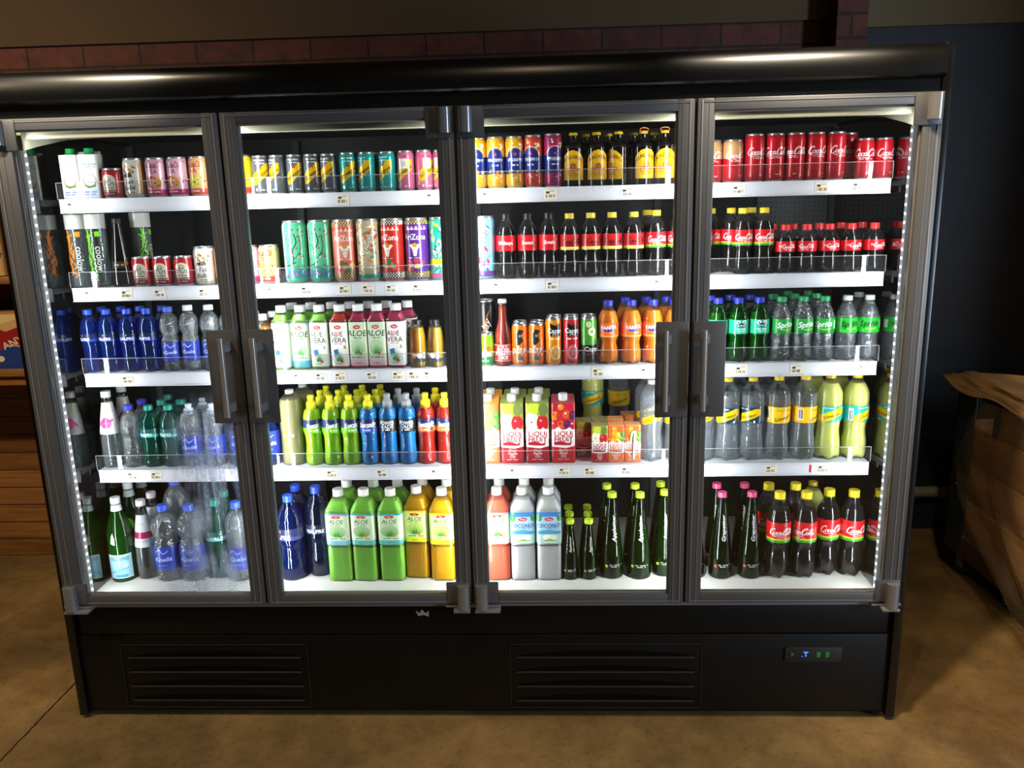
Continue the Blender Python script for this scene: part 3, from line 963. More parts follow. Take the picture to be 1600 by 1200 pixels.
def art_liqui(kind, W=.0362, h=.205, small=False):
    a = Art()
    foot, logo = {'orange': ('ef7038', 'e8683c'), 'apple': ('b3182a', 'b8202c'), 'berry': ('cc1c2c', 'c01c34')}[kind]
    k = h/.205
    fr = {'orange': ['f0642c', 'f6a81c', 'f4cc3c', '3c8c38'], 'apple': ['b4c838', 'e8e8c0', 'c8242c', '6a7c34'], 'berry': ['d0243c', 'e85a20', '50285c', 'b8203c', 'e88a20']}[kind]
    a.rect(-.16, 0, .16, h, foot)
    a.rect(-W*.99, .0, W*.99, h, 'f6f2ec')
    if kind == 'apple':
        a.rect(-W*.99, .115*k, W*.99, h, '9aa83c')
        a.circ(-W*.45, .140*k, W*.55, 'eceac8', rz=.034*k); a.circ(-W*.5, .137*k, W*.08, '6a5a20')
        a.circ(W*.45, .135*k, W*.5, 'c4202a', rz=.026*k); a.circ(W*.3, .142*k, W*.10, 'f0a090')
        a.circ(-W*.3, .183*k, W*.5, 'c4d43c', rz=.020*k); a.circ(W*.5, .178*k, W*.4, '6c7c3c', rz=.022*k)
    else:
        a.rect(-W*.99, .112*k, W*.99, h, fr[0])
        fruitmix(a, W, .112*k, h, fr, 4 if kind == 'orange' else 9)
    a.poly([(-W*.99, .108*k), (-W*.4, .122*k), (0, .106*k), (W*.5, .120*k), (W*.99, .104*k), (W*.99, .08*k), (-W*.99, .08*k)], 'f6f2ec')
    a.text('LiQUi', 0, .0985*k, .0165*k, logo, sx=1.0*W/.0362/k)
    a.text('FRUiT', 0, .0800*k, .0165*k, logo, sx=.95*W/.0362/k)
    a.text('LiQUi', .0004, .0987*k, .0165*k, logo, sx=1.0*W/.0362/k); a.text('FRUiT', .0004, .0802*k, .0165*k, logo, sx=.95*W/.0362/k)
    a.poly([(-W*.8, .070*k), (-W*.2, .074*k), (W*.4, .066*k), (W*.7, .072*k), (W*.6, .060*k), (0, .060*k), (-W*.8, .062*k)], logo)
    a.poly([(-W*.99, 0), (W*.99, 0), (W*.99, .058*k), (W*.2, .050*k), (-W*.99, .056*k)], foot)
    t = {'orange': ('Breakfast', 'Blend'), 'apple': ('Clear', 'Apple'), 'berry': ('Berry', 'Blaze')}[kind]
    a.text(t[0], 0, .044*k, .0085*k, 'ffe8e0'); a.text(t[1], 0, .0345*k, .0085*k, 'ffe8e0')
    a.ring(0, .0235*k, W*.24, .0010, 'ffe8e0', rz=.0045*k); a.text('100%', 0, .0235*k, .004*k, 'ffe8e0')
    a.dashes(-W*.6, W*.6, .012*k, .0028*k, 'ffd8d0', 11)
    return a
for kk in ('orange', 'apple', 'berry'):
    make_carton('fruit_carton_'+kk, .0355, .198, art_liqui(kk, .0355, .198), capc='f2f2f2', topart={'orange': 'e89a30', 'apple': '8a9440', 'berry': 'b03040'}[kk], n=14, slant=.006, cap_r=.014)
    if kk != 'berry' : make_carton('small_carton_'+kk, .0246, .118, art_liqui(kk, .0246, .118), topart={'orange': 'e8a068', 'apple': '9c8c60'}[kk], n=16, gable=False)
make_carton('small_carton_straw', .0246, .118, art_liqui('orange', .0246, .118), topart='e8a068', n=16, straw=True)

# ------------------------------------------------------------------ bottles
def art_bund():
    a = Art(); R = .0295
    a.poly([(-.035, .018), (.035, .018), (.035, .074), (.028, .086), (.016, .096), (0, .101), (-.016, .096), (-.028, .086), (-.035, .074)], 'f0b414')
    a.text('BUNDABERG', 0, .082, .0105, '3a2408', sx=.70, arc=12)
    a.circ(0, .056, .0085, 'a8541c'); a.rect(-.006, .050, .006, .060, 'c8782c')
    a.poly([(-.021, .044), (-.017, .0475), (-.021, .051), (.021, .051), (.017, .0475), (.021, .044)], 'b81c24')
    a.text('GINGER BEER', 0, .0475, .0038, 'f8e0c0')
    a.dashes(-.018, .018, .036, .003, 'a86c10', 9); a.dashes(-.014, .016, .030, .003, 'a86c10', 8)
    return a
make_bottle('ginger_bottle', 'bund', .0295, .150, 'glassbrown', None, 0, (.10, .70, art_bund()), ('e8c420', .945, .0125), crown=True)
make_bottle('ginger_bottle_ring', 'bund', .0295, .150, 'glassbrown', None, 0, (.10, .70, art_bund()), ('e0b030', .945, .0125), crown=True, ring='e8742c')

def art_voss(c):
    a = Art(); h = .215
    R = random.Random(2)
    for i in range(26):
        x = R.uniform(-.024, -.006); z = .03+i*.005
        a.stroke([(x, z), (x+R.uniform(-.006, .008), z+.008), (x+R.uniform(-.008, .008), z+.018)], .0035, c)
    a.rect(.006, .150, .020, .165, c)
    a.text('coolow', .013, .085, .018, 'c8c8c0', rot=-PI/2, sx=.95)
    return a
for k, c in (('glass_water_orange', 'f0861c'), ('glass_water_green', '6cc81c')):
    make_bottle(k, 'voss', .0278, .216, 'glass', 'water', .80, (.05, .83, art_voss(c)), ('c4c4bc', .80, .0292), capring=False)
def art_dark():
    a = Art()
    a.poly([(-.026, .055), (.026, .055), (.026, .075), (-.026, .075)], '24201c'); a.dashes(-.014, .014, .063, .004, 'c0b080', 6); a.circ(.024, .070, .006, 'b8902c')
    return a
make_bottle('dark_wine_bottle', 'cone', .034, .200, 'glassbrown', None, 0, (.2, .42, art_dark()), ('2a2a28', .93, .0125))

def lab_cola(R, h, bg='d3141f', zero=False, band=None, name=None, k=1.0):
    a = Art(); z0, z1 = .435*h, .675*h
    H = z1-z0
    a.rect(-4*R, z0, 4*R, z1, bg)
    if band: a.rect(-4*R, z0, 4*R, z0+.12*H, band[0]); a.rect(-4*R, z0+.12*H, 4*R, z0+.2*H, band[1])
    if name:
        a.text(name, 0, z0+.52*H, .010, 'ffffff'); a.text(name, .0003, z0+.52*H, .010, 'ffffff'); a.stroke([(-R*.9, z0+.2*H), (0, z0+.28*H), (R*.9, z0+.2*H)], .001, '8a0c14')
        a.dashes(R*.6, R*.9, z0+.6*H, .008, 'e85a60', 2)
    else:
        coke_script(a, 0, z0+.40*H, .0107*k*R/.029, '1a0a08' if zero else 'fff8f4')
        a.dashes(-R*.4, R*.5, z0+.23*H, .0025, '2a1008' if zero else 'f8d0d0', 10)
        a.rect(R*1.15, z0+.25*H, R*1.35, z0+.75*H, 'e86870')
    return (.435, .675, a)
YG = ('e8dc50', 'f0e890')
make_bottle('named_cola_bottle', 'coke', .0292, .186, 'clear', 'cola', .80, lab_cola(.0292, .186, name='Makoya'), ('1c1414', .92, .0130), foot=.012)
make_bottle('named_cola_bottle_b', 'coke', .0292, .186, 'clear', 'cola', .80, lab_cola(.0292, .186, name='Lwazi'), ('1c1414', .92, .0130), foot=.012)
make_bottle('named_cola_bottle_c', 'coke', .0292, .186, 'clear', 'cola', .80, lab_cola(.0292, .186, name='Smele'), ('1c1414', .92, .0130), foot=.012)
make_bottle('zero_cola_bottle', 'coke', .0292, .184, 'clear', 'cola', .80, lab_cola(.0292, .184, 'cf1c22', zero=True, band=YG), ('e4c93c', .92, .0134), foot=.012)
make_bottle('light_cola_bottle', 'coke', .0292, .187, 'clear', 'cola', .80, lab_cola(.0292, .187, band=('3c9c30', 'd8d020')), ('ecd02c', .92, .0134), foot=.012)
make_bottle('small_cola_bottle', 'small', .0288, .137, 'clear', 'cola', .72, (.44, .66, (lambda a: (a.rect(-.1, .055, .1, .1, 'd9141f'), coke_script(a, .004, .071, .0075, 'ffffff'), a.dashes(-.008, .012, .0645, .002, 'f8d0d0'), a.dashes(-.024, -.016, .074, .006, 'f4b0b0', 2), a)[-1])(Art())), ('dc2a2c', .88, .0135), foot=.012)

def lab_valpre(R, z0, z1, c1='1c3ab0', c2='10204c', t='VALPRE'):
    a = Art(); H = z1-z0
    a.rect(-4*R, z0, 4*R, z1, c2)
    a.rect(-4*R, z0, 4*R, z0+.32*H, c1)
    a.poly([(-R*.9, z0+.32*H), (-R*.4, z0+.5*H), (0, z0+.34*H), (R*.4, z0+.55*H), (R*.9, z0+.32*H)], c1)
    a.text(t, 0, z0+.30*H, .0085*R/.03, 'ffffff', sx=1.05)
    a.poly([(-.003, z0+.72*H), (.003, z0+.72*H), (0, z0+.88*H)], 'e8b84c')
    return a
make_bottle('still_water_blue', 'valpre', .0282, .192, 'blue', 'bluewater', .84, (.505, .625, lab_valpre(.03, .097, .120)), ('2c50d8', .925, .0135))
make_bottle('still_water_teal', 'valpre', .0312, .196, 'teal', 'tealwater', .84, (.505, .64, lab_valpre(.0312, .099, .1254, '3cb4b0', '155c5c')), ('12907c', .925, .0140))
def lab_aq(R, z0, z1):
    a = Art()
    a.rect(-4*R, z0, 4*R, z1, '2a3fa8')
    a.stroke([(-R*.6, z0+.75*(z1-z0)), (-R*.2, z0+.88*(z1-z0)), (R*.1, z0+.72*(z1-z0)), (R*.5, z0+.84*(z1-z0))], .0016, 'dfe6ff')
    a.text('aQuellé', 0, z0+.48*(z1-z0), .010*R/.03, 'c8d4ff'); a.dashes(-R*.4, R*.4, z0+.2*(z1-z0), .002, 'c8d4ff')
    return a
make_bottle('round_shoulder_water_blue_cap', 'ball', .0292, .196, 'crinkle', 'water', .84, (.16, .46, lab_aq(.0305, .031, .090)), ('3f66d8', .925, .0140))
make_bottle('round_shoulder_water_white_cap', 'ball', .0292, .200, 'crinkle', 'water', .84, (.16, .46, lab_aq(.0305, .032, .092)), ('f0f0f4', .925, .0145))
make_bottle('frosty_water', 'ball', .0325, .199, 'crinkle', 'water', .84, (.16, .50, lab_aq(.0325, .032, .099)), ('d8e0f0', .84, .0150), sport=True)
make_bottle('amber_bottle', 'square', .0285, .168, 'clear', 'amber', .80, (.20, .66, (lambda a: (a.rect(-.2, .034, .2, .111, 'f4e4dc'), a.rect(-.2, .034, .2, .05, 'e8805c'), a.circ(.004, .080, .012, 'f0a890'), a.dashes(-.018, .018, .062, .005, 'c85a48', 5), a)[-1])(Art())), ('f0f0ec', .90, .0150), n=4)

def aloe5(kind, bg, two, liq, fruit, accent, **kw):
    a = Art(); h = .193; R = .0278
    aloe_label(a, R*.98, .045*h, .735*h, bg, None, two, fruit=fruit, accent=accent, **kw)
    make_bottle(kind, 'square', R, h, 'clear', liq, .86, (.045, .735, a), ('f6f6f6', .90, .0165), n=6)
aloe5('aloe_bottle_green', 'f0f0e4', True, 'aloe', 'c8d030', 'c01828')
aloe5('aloe_bottle_sage', 'c0d8b0', False, 'aloe', '5c9c3c', 'c01828', top='8cb4d8', bottom='3c9cc0', leafbg='a8cc98')
aloe5('aloe_bottle_red', 'f2efe6', True, 'aloe_red', 'd8404c', 'c01828')
aloe5('aloe_bottle_pomegranate', 'c8d8b8', False, 'aloe_pink', 'c8202c', 'c01828', bottom='e8b8bc', leafbg='b4cca4')
aloe5('aloe_bottle_pink', 'f2ece8', True, 'aloe_pink', 'e0507c', 'c01838')

def aloe15(kind, bg, liq, fruit, top, bottom, tcol='1f5c34', shell='clear', leafbg='a4c890'):
    a = Art(); h = .302; R = .0392
    aloe_label(a, R*.98, .42*h, .765*h, bg, None, False, textcol=tcol, fruit=fruit, accent='c01828', top=top, bottom=bottom, leafbg=leafbg)
    g = Art()     # moulded measuring window in the lower body
    for (x0, x1, z0, z1) in ((-.016, .016, .055, .135),):
        g.stroke([(x0, z0), (x1, z0), (x1, z1), (x0, z1), (x0, z0)], .0012, 'ffffff', 1)
    for i in range(9): g.rect(-.008, .062+i*.0075, .008, .0628+i*.0075, 'ffffff')
    make_bottle(kind, 'aloe', R, h, shell, liq, .88, (.42, .765, a), ('f4f2ea', .925, .0168), n=6)
    PROTO[kind].append(('moulded_scale', moulded(g, R, h, 6), None))
M['emboss'] = clear('embossed_plastic', 'ffffff', fmul=1.2, ior=1.5, rough=0.1, milk=0.22)
def moulded(g, R, h, n):
    k = MB()
    prof = catmull([(r*R, z*h) for r, z in SHAPES['aloe']], 3)
    g.wrap(k, rfun(prof), n=n, R=R, off=0.0006)
    return k.mesh('moulded_scale', M['emboss'])
aloe15('large_aloe_green_blue', 'd4e4c0', 'aloe', '5c9c3c', '7c9cd0', '7cb8d0')
aloe15('large_aloe_green_orange', 'd0e4c0', 'aloe', 'e08a4c', '3ca894', '5cb8b4')
aloe15('large_aloe_yellow', 'dcec9c', 'aloe_yellow', 'e8782c', 'f0e020', 'e8f02c', leafbg='c0dc70')
aloe15('large_aloe_orange', 'f4e8e0', 'aloe_orange', 'd83c4c', 'e85c7c', 'f4a0a8')
aloe15('large_aloe_salmon', 'dce8b0', 'aloe_salmon', 'e05a40', 'f08c8c', 'f4b4b4', leafbg='c8dc94')
def lab_coco15():
    a = Art(); h = .302; R = .0392
    z0, z1 = .42*h, .765*h; H = z1-z0
    a.rect(-.2, z0, .2, z1, 'a8cfe4'); a.rect(-.2, z1-.14*H, .2, z1, '3c84d0'); a.rect(-.2, z0, .2, z0+.3*H, 'b8d8d0')
    for x in (-.032, .034): a.circ(x, z1-.18*H, .010, '3c8c3c', rz=.012)
    a.circ(0, z1-.22*H, .014, 'c01828', rz=.006); a.text("T'best", 0, z1-.22*H, .005, 'ffffff')
    a.text('COCONUT', 0, z1-.42*H, .0125, '1c3c94', sx=.82); a.text('COCONUT', .0004, z1-.42*H, .0125, '1c3c94', sx=.82)
    a.dashes(-.012, .022, z1-.52*H, .003, '3c5cac')
    a.poly([(-.036, z0+.4*H), (0, z0+.45*H), (.036, z0+.38*H), (.036, z0+.3*H), (-.036, z0+.3*H)], '4c9cc0')
    a.circ(-.006, z0+.2*H, .014, 'f4f4e8', rz=.009); a.circ(.012, z0+.2*H, .012, 'e8ecd4', rz=.008); a.poly([(-.02, z0+.08*H), (.022, z0+.08*H), (.0, z0+.16*H)], '8cac3c')
    return (.42, .765, a)
make_bottle('large_coconut_bottle', 'aloe', .0392, .302, 'clear', 'coconut', .88, lab_coco15(), ('f4f2ec', .925, .0168), n=6)

def lab_juice(c):
    a = Art(); h = .142; R = .0262
    a.rect(-.1, .016, .1, .028, '3a3a3c')
    a.circ(.004, .036, .008, 'e8e8e0'); a.ring(.004, .036, .009, .0012, '5a5a5a'); a.circ(-.014, .034, .006, c)
    a.text('Real', -.010, .040, .008, 'ffffff'); a.rect(.014, .026, .022, .046, 'f4f4f4'); a.dashes(.015, .021, .030, .012, '2a2a2a', 4)
    return (.10, .36, a)
for k, l, c in (('juice_bottle_orange', 'juice_orange', 'f08010'), ('juice_bottle_pale', 'juice_pale', 'e8a820'), ('juice_bottle_berry', 'juice_berry', '8c2c44')):
    make_bottle(k, 'juice', .0258, .142, 'glass', l, .84, lab_juice(c), ('161414', .915, .0165))
def lab_tomato():
    a = Art(); R = .0258
    a.rect(-.1, .014, .1, .066, 'c81c24'); a.rect(-.1, .0155, .1, .0165, 'f4e8d8'); a.rect(-.1, .0635, .1, .0645, 'f4e8d8')
    a.circ(-.014, .059, .004, 'e8a020'); a.dashes(-.006, .012, .057, .004, 'ffffff', 5)
    for t, z in (('SPICED', .049), ('TOMATO', .0375), ('JUICE', .026)):
        a.text(t, 0, z, .0095, 'ffffff', sx=.92)
    return (.07, .335, a)
make_bottle('tomato_juice_bottle', 'tomato', .0255, .200, 'glass', 'tomato', .90, lab_tomato(), ('e8e8e4', .945, .0130))

def lab_fanta():
    a = Art(); R = .0312; h = .189
    z0, z1 = .44*h, .66*h
    a.rect(-.11, z0, .11, z1, 'f2641c'); a.rect(-.11, z0, .11, z0+.004, 'f8a060')
    a.poly([(-.018, z0+.022), (.018, z0+.026), (.012, z0+.020), (.002, z0+.015), (-.012, z0+.017)], '1c2c8c')
    a.text('FANTA', 0, z0+.0275, .0125, '1c2c8c', sx=.95, rot=.06); a.text('FANTA', 0, z0+.028, .0112, 'ffffff', sx=.95, rot=.06)
    a.dashes(.002, .016, z0+.010, .003, 'ffd8b0', 5)
    return (.44, .66, a)
make_bottle('orange_soda_bottle', 'fanta', .0303, .189, 'clear', 'orange', .84, lab_fanta(), ('2a35b8', .92, .0150), foot=.012)
def lab_creme():
    a = Art(); h = .190; z0, z1 = .45*h, .67*h
    a.rect(-.11, z0, .11, z1, '1fb488')
    for x in (-.009, .009):
        a.circ(x, z0+.034, .006, 'f4f4f0'); a.circ(x, z0+.034, .0025, '1a1a1a')
    a.circ(0, z0+.026, .010, '20305c', rz=.007); a.text('creme', 0, z0+.0255, .006, 'e8f0ff'); a.dashes(-.014, .014, z0+.012, .004, 'd8fff0', 8); a.dashes(-.010, .012, z0+.006, .003, 'd8fff0', 7)
    return (.45, .67, a)
make_bottle('green_soda_bottle', 'fanta', .0296, .190, 'greenpet', 'green_soda', .78, lab_creme(), ('2a35b8', .92, .0146), foot=.012)
def lab_sprite(z=False):
    a = Art(); h = .190; z0, z1 = .44*h, .67*h
    a.rect(-.11, z0, .11, z1, '1c9c3c' if not z else '18a82c'); a.rect(-.11, z0, .11, z0+.010, '0c8c34' if not z else '14c030')
    a.stroke([(-.01, z0+.012), (.006, z0+.010), (.022, z0+.014)], .0018, 'd8e82c')
    for d in (0, .0004): a.text('Sprite', .001+d, z0+.027, .0165, 'ffffff' if not z else '10241a', shear=.25, rot=.08, sx=.9)
    a.rect(.034, z0+.012, .046, z0+.036, 'd8f0d8')
    return (.44, .67, a)
make_bottle('lemon_lime_soda_bottle', 'sprite', .0302, .190, 'crinkle', 'water', .80, lab_sprite(), ('1c9c5c', .93, .0144), foot=.012)
make_bottle('sugar_free_lemon_lime_bottle', 'sprite', .0315, .190, 'crinkle', 'water', .80, lab_sprite(True), ('c8d0cc', .93, .0140), foot=.012)

def lab_pinkswirl():
    a = Art(); h = .243
    a.rect(-.12, .45*h, .12, .73*h, 'e8e8e4'); a.rect(-.12, .73*h, .12, .86*h, 'dedcc8')
    for r in (.018, .012, .006): a.ring(0, .595*h, r, .005, 'e84c9c', rz=r*.8)
    a.stroke([(-.030, .56*h), (-.015, .62*h), (0, .66*h), (.015, .62*h), (.028, .64*h)], .007, 'e84c9c')
    a.dashes(-.012, .012, .48*h, .003, '9a8a9a', 7)
    return (.45, .86, a)
make_bottle('pink_swirl_glass_bottle', 'panna', .0335, .243, 'glass', 'water', .62, lab_pinkswirl(), ('e8e8e8', .925, .0145))
make_bottle('ribbed_water_bottle', 'rib', .0315, .198, 'crinkle', 'water', .84, None, ('3a36c8', .93, .0145))
make_bottle('large_blue_label_water', 'ball', .0365, .235, 'blue', 'bluewater', .86, (.16, .48, lab_aq(.0365, .038, .112)), ('3a58c8', .93, .0150))
def lab_olive():
    a = Art(); a.rect(.008, .094, .014, .102, 'f0f0f0'); a.dashes(.009, .013, .097, .002, '4a4a4a', 3)
    return (.38, .45, a)
make_bottle('unlabelled_cloudy_bottle', 'olive', .0385, .238, 'clear', 'olive', .88, lab_olive(), ('d8dcd8', .955, .0135))
def lab_sport(word, c1, c2, tcol='ffffff'):
    a = Art(); h = .222; z0, z1 = .475*h, .665*h; H = z1-z0
    a.rect(-.11, z0, .11, z1, c1)
    a.rect(-.11, z0, .11, z0+.38*H, c2)
    if word == 'POWER':
        a.text('POWER', 0, z0+.72*H, .0115, 'ffffff', sx=.82); a.text('ADE', .006, z0+.42*H, .0115, 'ffffff'); a.circ(-.012, z0+.42*H, .006, '2c8cd8')
    else:
        for d in (0, .0005): a.text(word, d, z0+.62*H, .0130, tcol, shear=.3, rot=.10, sx=.78)
        a.stroke([(-.026, z0+.38*H), (0, z0+.46*H), (.026, z0+.42*H)], .002, 'ffffff')
    a.dashes(-.014, .010, z0+.14*H, .004, 'ffffff', 6); a.circ(.018, z0+.2*H, .005, c1)
    return (.475, .665, a)
make_bottle('sports_drink_green', 'sport', .0291, .222, 'sportpet', 'lime', .80, lab_sport('Energade', '1c2c5c', '74c81c'), ('ece61c', .80, .0155), sport=True)
make_bottle('sports_drink_blue', 'sport', .0291, .222, 'sportpet', 'blue', .80, lab_sport('Energade', '1c2c5c', '2456c8'), ('ece61c', .80, .0155), sport=True)
make_bottle('sports_drink_red', 'sport', .0291, .224, 'sportpet', 'red', .80, lab_sport('Energade', '1c2c5c', 'f0742c'), ('f4e41c', .80, .0155), sport=True)
make_bottle('sports_drink_grey_cap', 'sport', .0291, .224, 'sportpet', 'blue', .80, lab_sport('POWER', '20262c', '1c1c1c'), ('9aa0a4', .80, .0155), sport=True)

def lab_soda(style):
    a = Art(); h = .255; R = .0375; z0, z1 = .50*h, .66*h
    if style == 'plain':
        sash(a, R*1.05, .46*h, .62*h, th=.011)
        a.dashes(-.016, .016, .655*h, .0025, 'e8e8e8', 8)
        return (.44, .67, a)
    bg = {'dark': '12384c', 'yellow': 'f4c018', 'teal': '14aaa0'}[style]
    a.rect(-.13, z0-.04*h, .13, z1, bg)
    if style == 'yellow':
        a.text('Tonic Water', 0, z1-.010, .006, '8a6a08', shear=.1); a.text('Schweppes', 0, z0+.008, .0115, '1c1c1c', shear=.3, rot=.3, sx=.8)
        a.rect(-.060, z0, -.044, z1-.006, 'f4f0e4'); a.dashes(-.058, -.046, z0+.004, .028, '3a3a3a', 7)
    else:
        sash(a, R*1.05, z0-.036*h, z1-.004, th=.0105)
        a.dashes(-.026, .004, z1-.007, .003, 'e8f4f4', 9)
        a.circ(.020, z0-.01*h, .003, 'f0f0f0'); a.dashes(.010, .024, z0-.03*h, .003, 'f0f0f0', 4)
        if style == 'teal': a.rect(-.056, z0-.02*h, -.042, z1-.008, 'f0f4ec'); a.dashes(-.054, -.044, z0-.01*h, .030, '3a3a3a', 6)
    return (.455, .66, a)
make_bottle('soda_bottle_clear_sash', 'soda1', .0366, .252, 'clear', 'water', .85, lab_soda('plain'), ('d8dcd8', .955, .0140), foot=.016)
make_bottle('soda_bottle_dark_label', 'soda1', .0366, .256, 'clear', 'water', .80, lab_soda('dark'), ('e0c030', .955, .0140), foot=.016)
make_bottle('soda_bottle_yellow_label', 'soda1', .0366, .258, 'clear', 'water', .80, lab_soda('yellow'), ('ecc820', .955, .0145), foot=.016)
make_bottle('soda_bottle_lemon', 'soda1', .0378, .262, 'clear', 'lemon', .90, lab_soda('teal'), ('ecc820', .955, .0145), foot=.016)

def lab_pellegrino():
    a = Art(); h = .280; R = .0400
    a.poly([(-.040, .05*h), (.040, .05*h), (.040, .34*h), (-.040, .34*h)], 'dff0f4')
    a.rect(-.038, .06*h, .038, .33*h, '9ad0e0'); a.text('S.PELLEGRINO', 0, .295*h, .0085, '2c4a5c', sx=.8); a.text('S.PELLEGRINO', -.002, .15*h, .0085, '3c8cb8', rot=.3, sx=.8)
    a.circ(.018, .21*h, .010, 'b8e0ea'); a.rect(-.014, .065*h, .022, .095*h, '3ca0c0'); a.dashes(-.03, .03, .27*h, .002, '4a6a7c', 14)
    return (.04, .35, a)
def neck_white(h, z0, z1, c='dce4ea', dia=True):
    a = Art()
    a.rect(-.13, z0*h, .13, z1*h, c)
    return a
dm = Art(); dm.poly([(-.020, .135), (-.006, .128), (-.004, .150), (-.012, .170)], 'e8f0f4')
make_bottle('green_mineral_water_bottle', 'wine', .0400, .280, 'glassgreen', 'green_soda', .55, lab_pellegrino(), ('e0e4e8', .93, .0150), extra=[('neck_label', neck_white(.28, .845, .925), 'label'), ('shoulder_label', dm, 'label')])
gm = Art(); gm.circ(0, .165, .018, '9ce84c', rz=.022)
make_bottle('green_mineral_water_bottle_b', 'wine', .0400, .300, 'glassgreen', 'green_soda', .55, (.04, .35, neck_white(.3, .05, .34, 'c8e4ea')), ('e8e8e8', .93, .0150), extra=[('neck_label', neck_white(.30, .845, .925), 'label'), ('shoulder_label', gm, 'label')])
def lab_acqua():
    a = Art(); h = .265
    a.rect(-.13, .42*h, .13, .82*h, 'c9ccd0'); a.rect(-.13, .53*h, .13, .61*h, 'a01c50'); a.dashes(-.02, .02, .48*h, .006, '9a9aa4', 6); a.dashes(-.014, .014, .70*h, .005, '8a8a94', 5)
    return (.42, .82, a)
make_bottle('magenta_band_glass_bottle', 'panna', .0345, .265, 'glass', 'water', .70, lab_acqua(), ('e4d4d8', .93, .0150))
make_bottle('round_shoulder_water_large', 'ball', .0420, .252, 'crinkle', 'water', .84, (.16, .48, lab_aq(.0420, .040, .121)), ('3c60dc', .925, .0165))
make_bottle('tall_round_shoulder_water', 'ball', .0435, .310, 'crinkle', 'water', .84, (.16, .48, lab_aq(.0435, .050, .149)), ('3c60dc', .925, .0165))
make_bottle('teal_water_large', 'valpre', .0395, .262, 'teal', 'tealwater', .84, (.50, .62, lab_valpre(.042, .131, .1624, '3cb4b0', '155c5c')), ('1c9c88', .925, .0160))
make_bottle('slim_water_large', 'valpre', .0380, .262, 'clear', 'water', .84, (.16, .44, lab_aq(.041, .042, .115)), ('3c60dc', .925, .0165))
make_bottle('blue_water_large', 'valpre', .0450, .280, 'navy', 'bluewater', .84, (.50, .64, lab_valpre(.045, .14, .179, '3a3a74', '23264c')), ('2c58e0', .925, .0165))
make_bottle('dark_blue_water_large', 'valpre', .0420, .300, 'navy', None, .84, (.50, .60, lab_valpre(.042, .15, .180, '1c2c50', '142040')), ('2c50d8', .925, .0165))

def mk_tiser(word, h, R, c, foot):
    a = Art()
    a.text(word, 0.0, h*.60, R*.42 if h > .25 else R*.36, 'f0f0ec', rot=PI/2, shear=.25, sx=.9)
    a.circ(-R*.72, .155*h, R*.13, c); a.dashes(-R*.45, R*.75, .165*h, .003, 'c8ccc0', 9); a.dashes(-R*.45, R*.5, .145*h, .003, 'c8ccc0', 7)
    return a
make_bottle('apple_drink_large', 'cone', .0375, .280, 'glassdark', 'green_soda', .60, None, ('c8e02c', .945, .0145), marks=mk_tiser('Appletiser', .28, .0375, 'b8d82c', 0))
make_bottle('apple_drink_small', 'cone', .0265, .197, 'glassdark', 'green_soda', .55, None, ('c8e02c', .935, .0140), marks=mk_tiser('Appletiser', .197, .0265, 'b8d82c', 0))
DR['grape'] = pbr('drink_grape', '0c0c08', 0.15, 0, 0.2)
make_bottle('grape_drink_large', 'cone', .0365, .280, 'glassdark', 'grape', .80, None, ('e04a7c', .945, .0145), marks=mk_tiser('Grapetiser', .28, .0365, 'c82c3c', 0))
make_bottle('large_cola_bottle', 'coke', .0360, .279, 'clear', 'cola', .80, lab_cola(.0368, .279, band=('3c9c30', 'd8d020'), k=1.08), ('f4da20', .925, .0165), foot=.022)

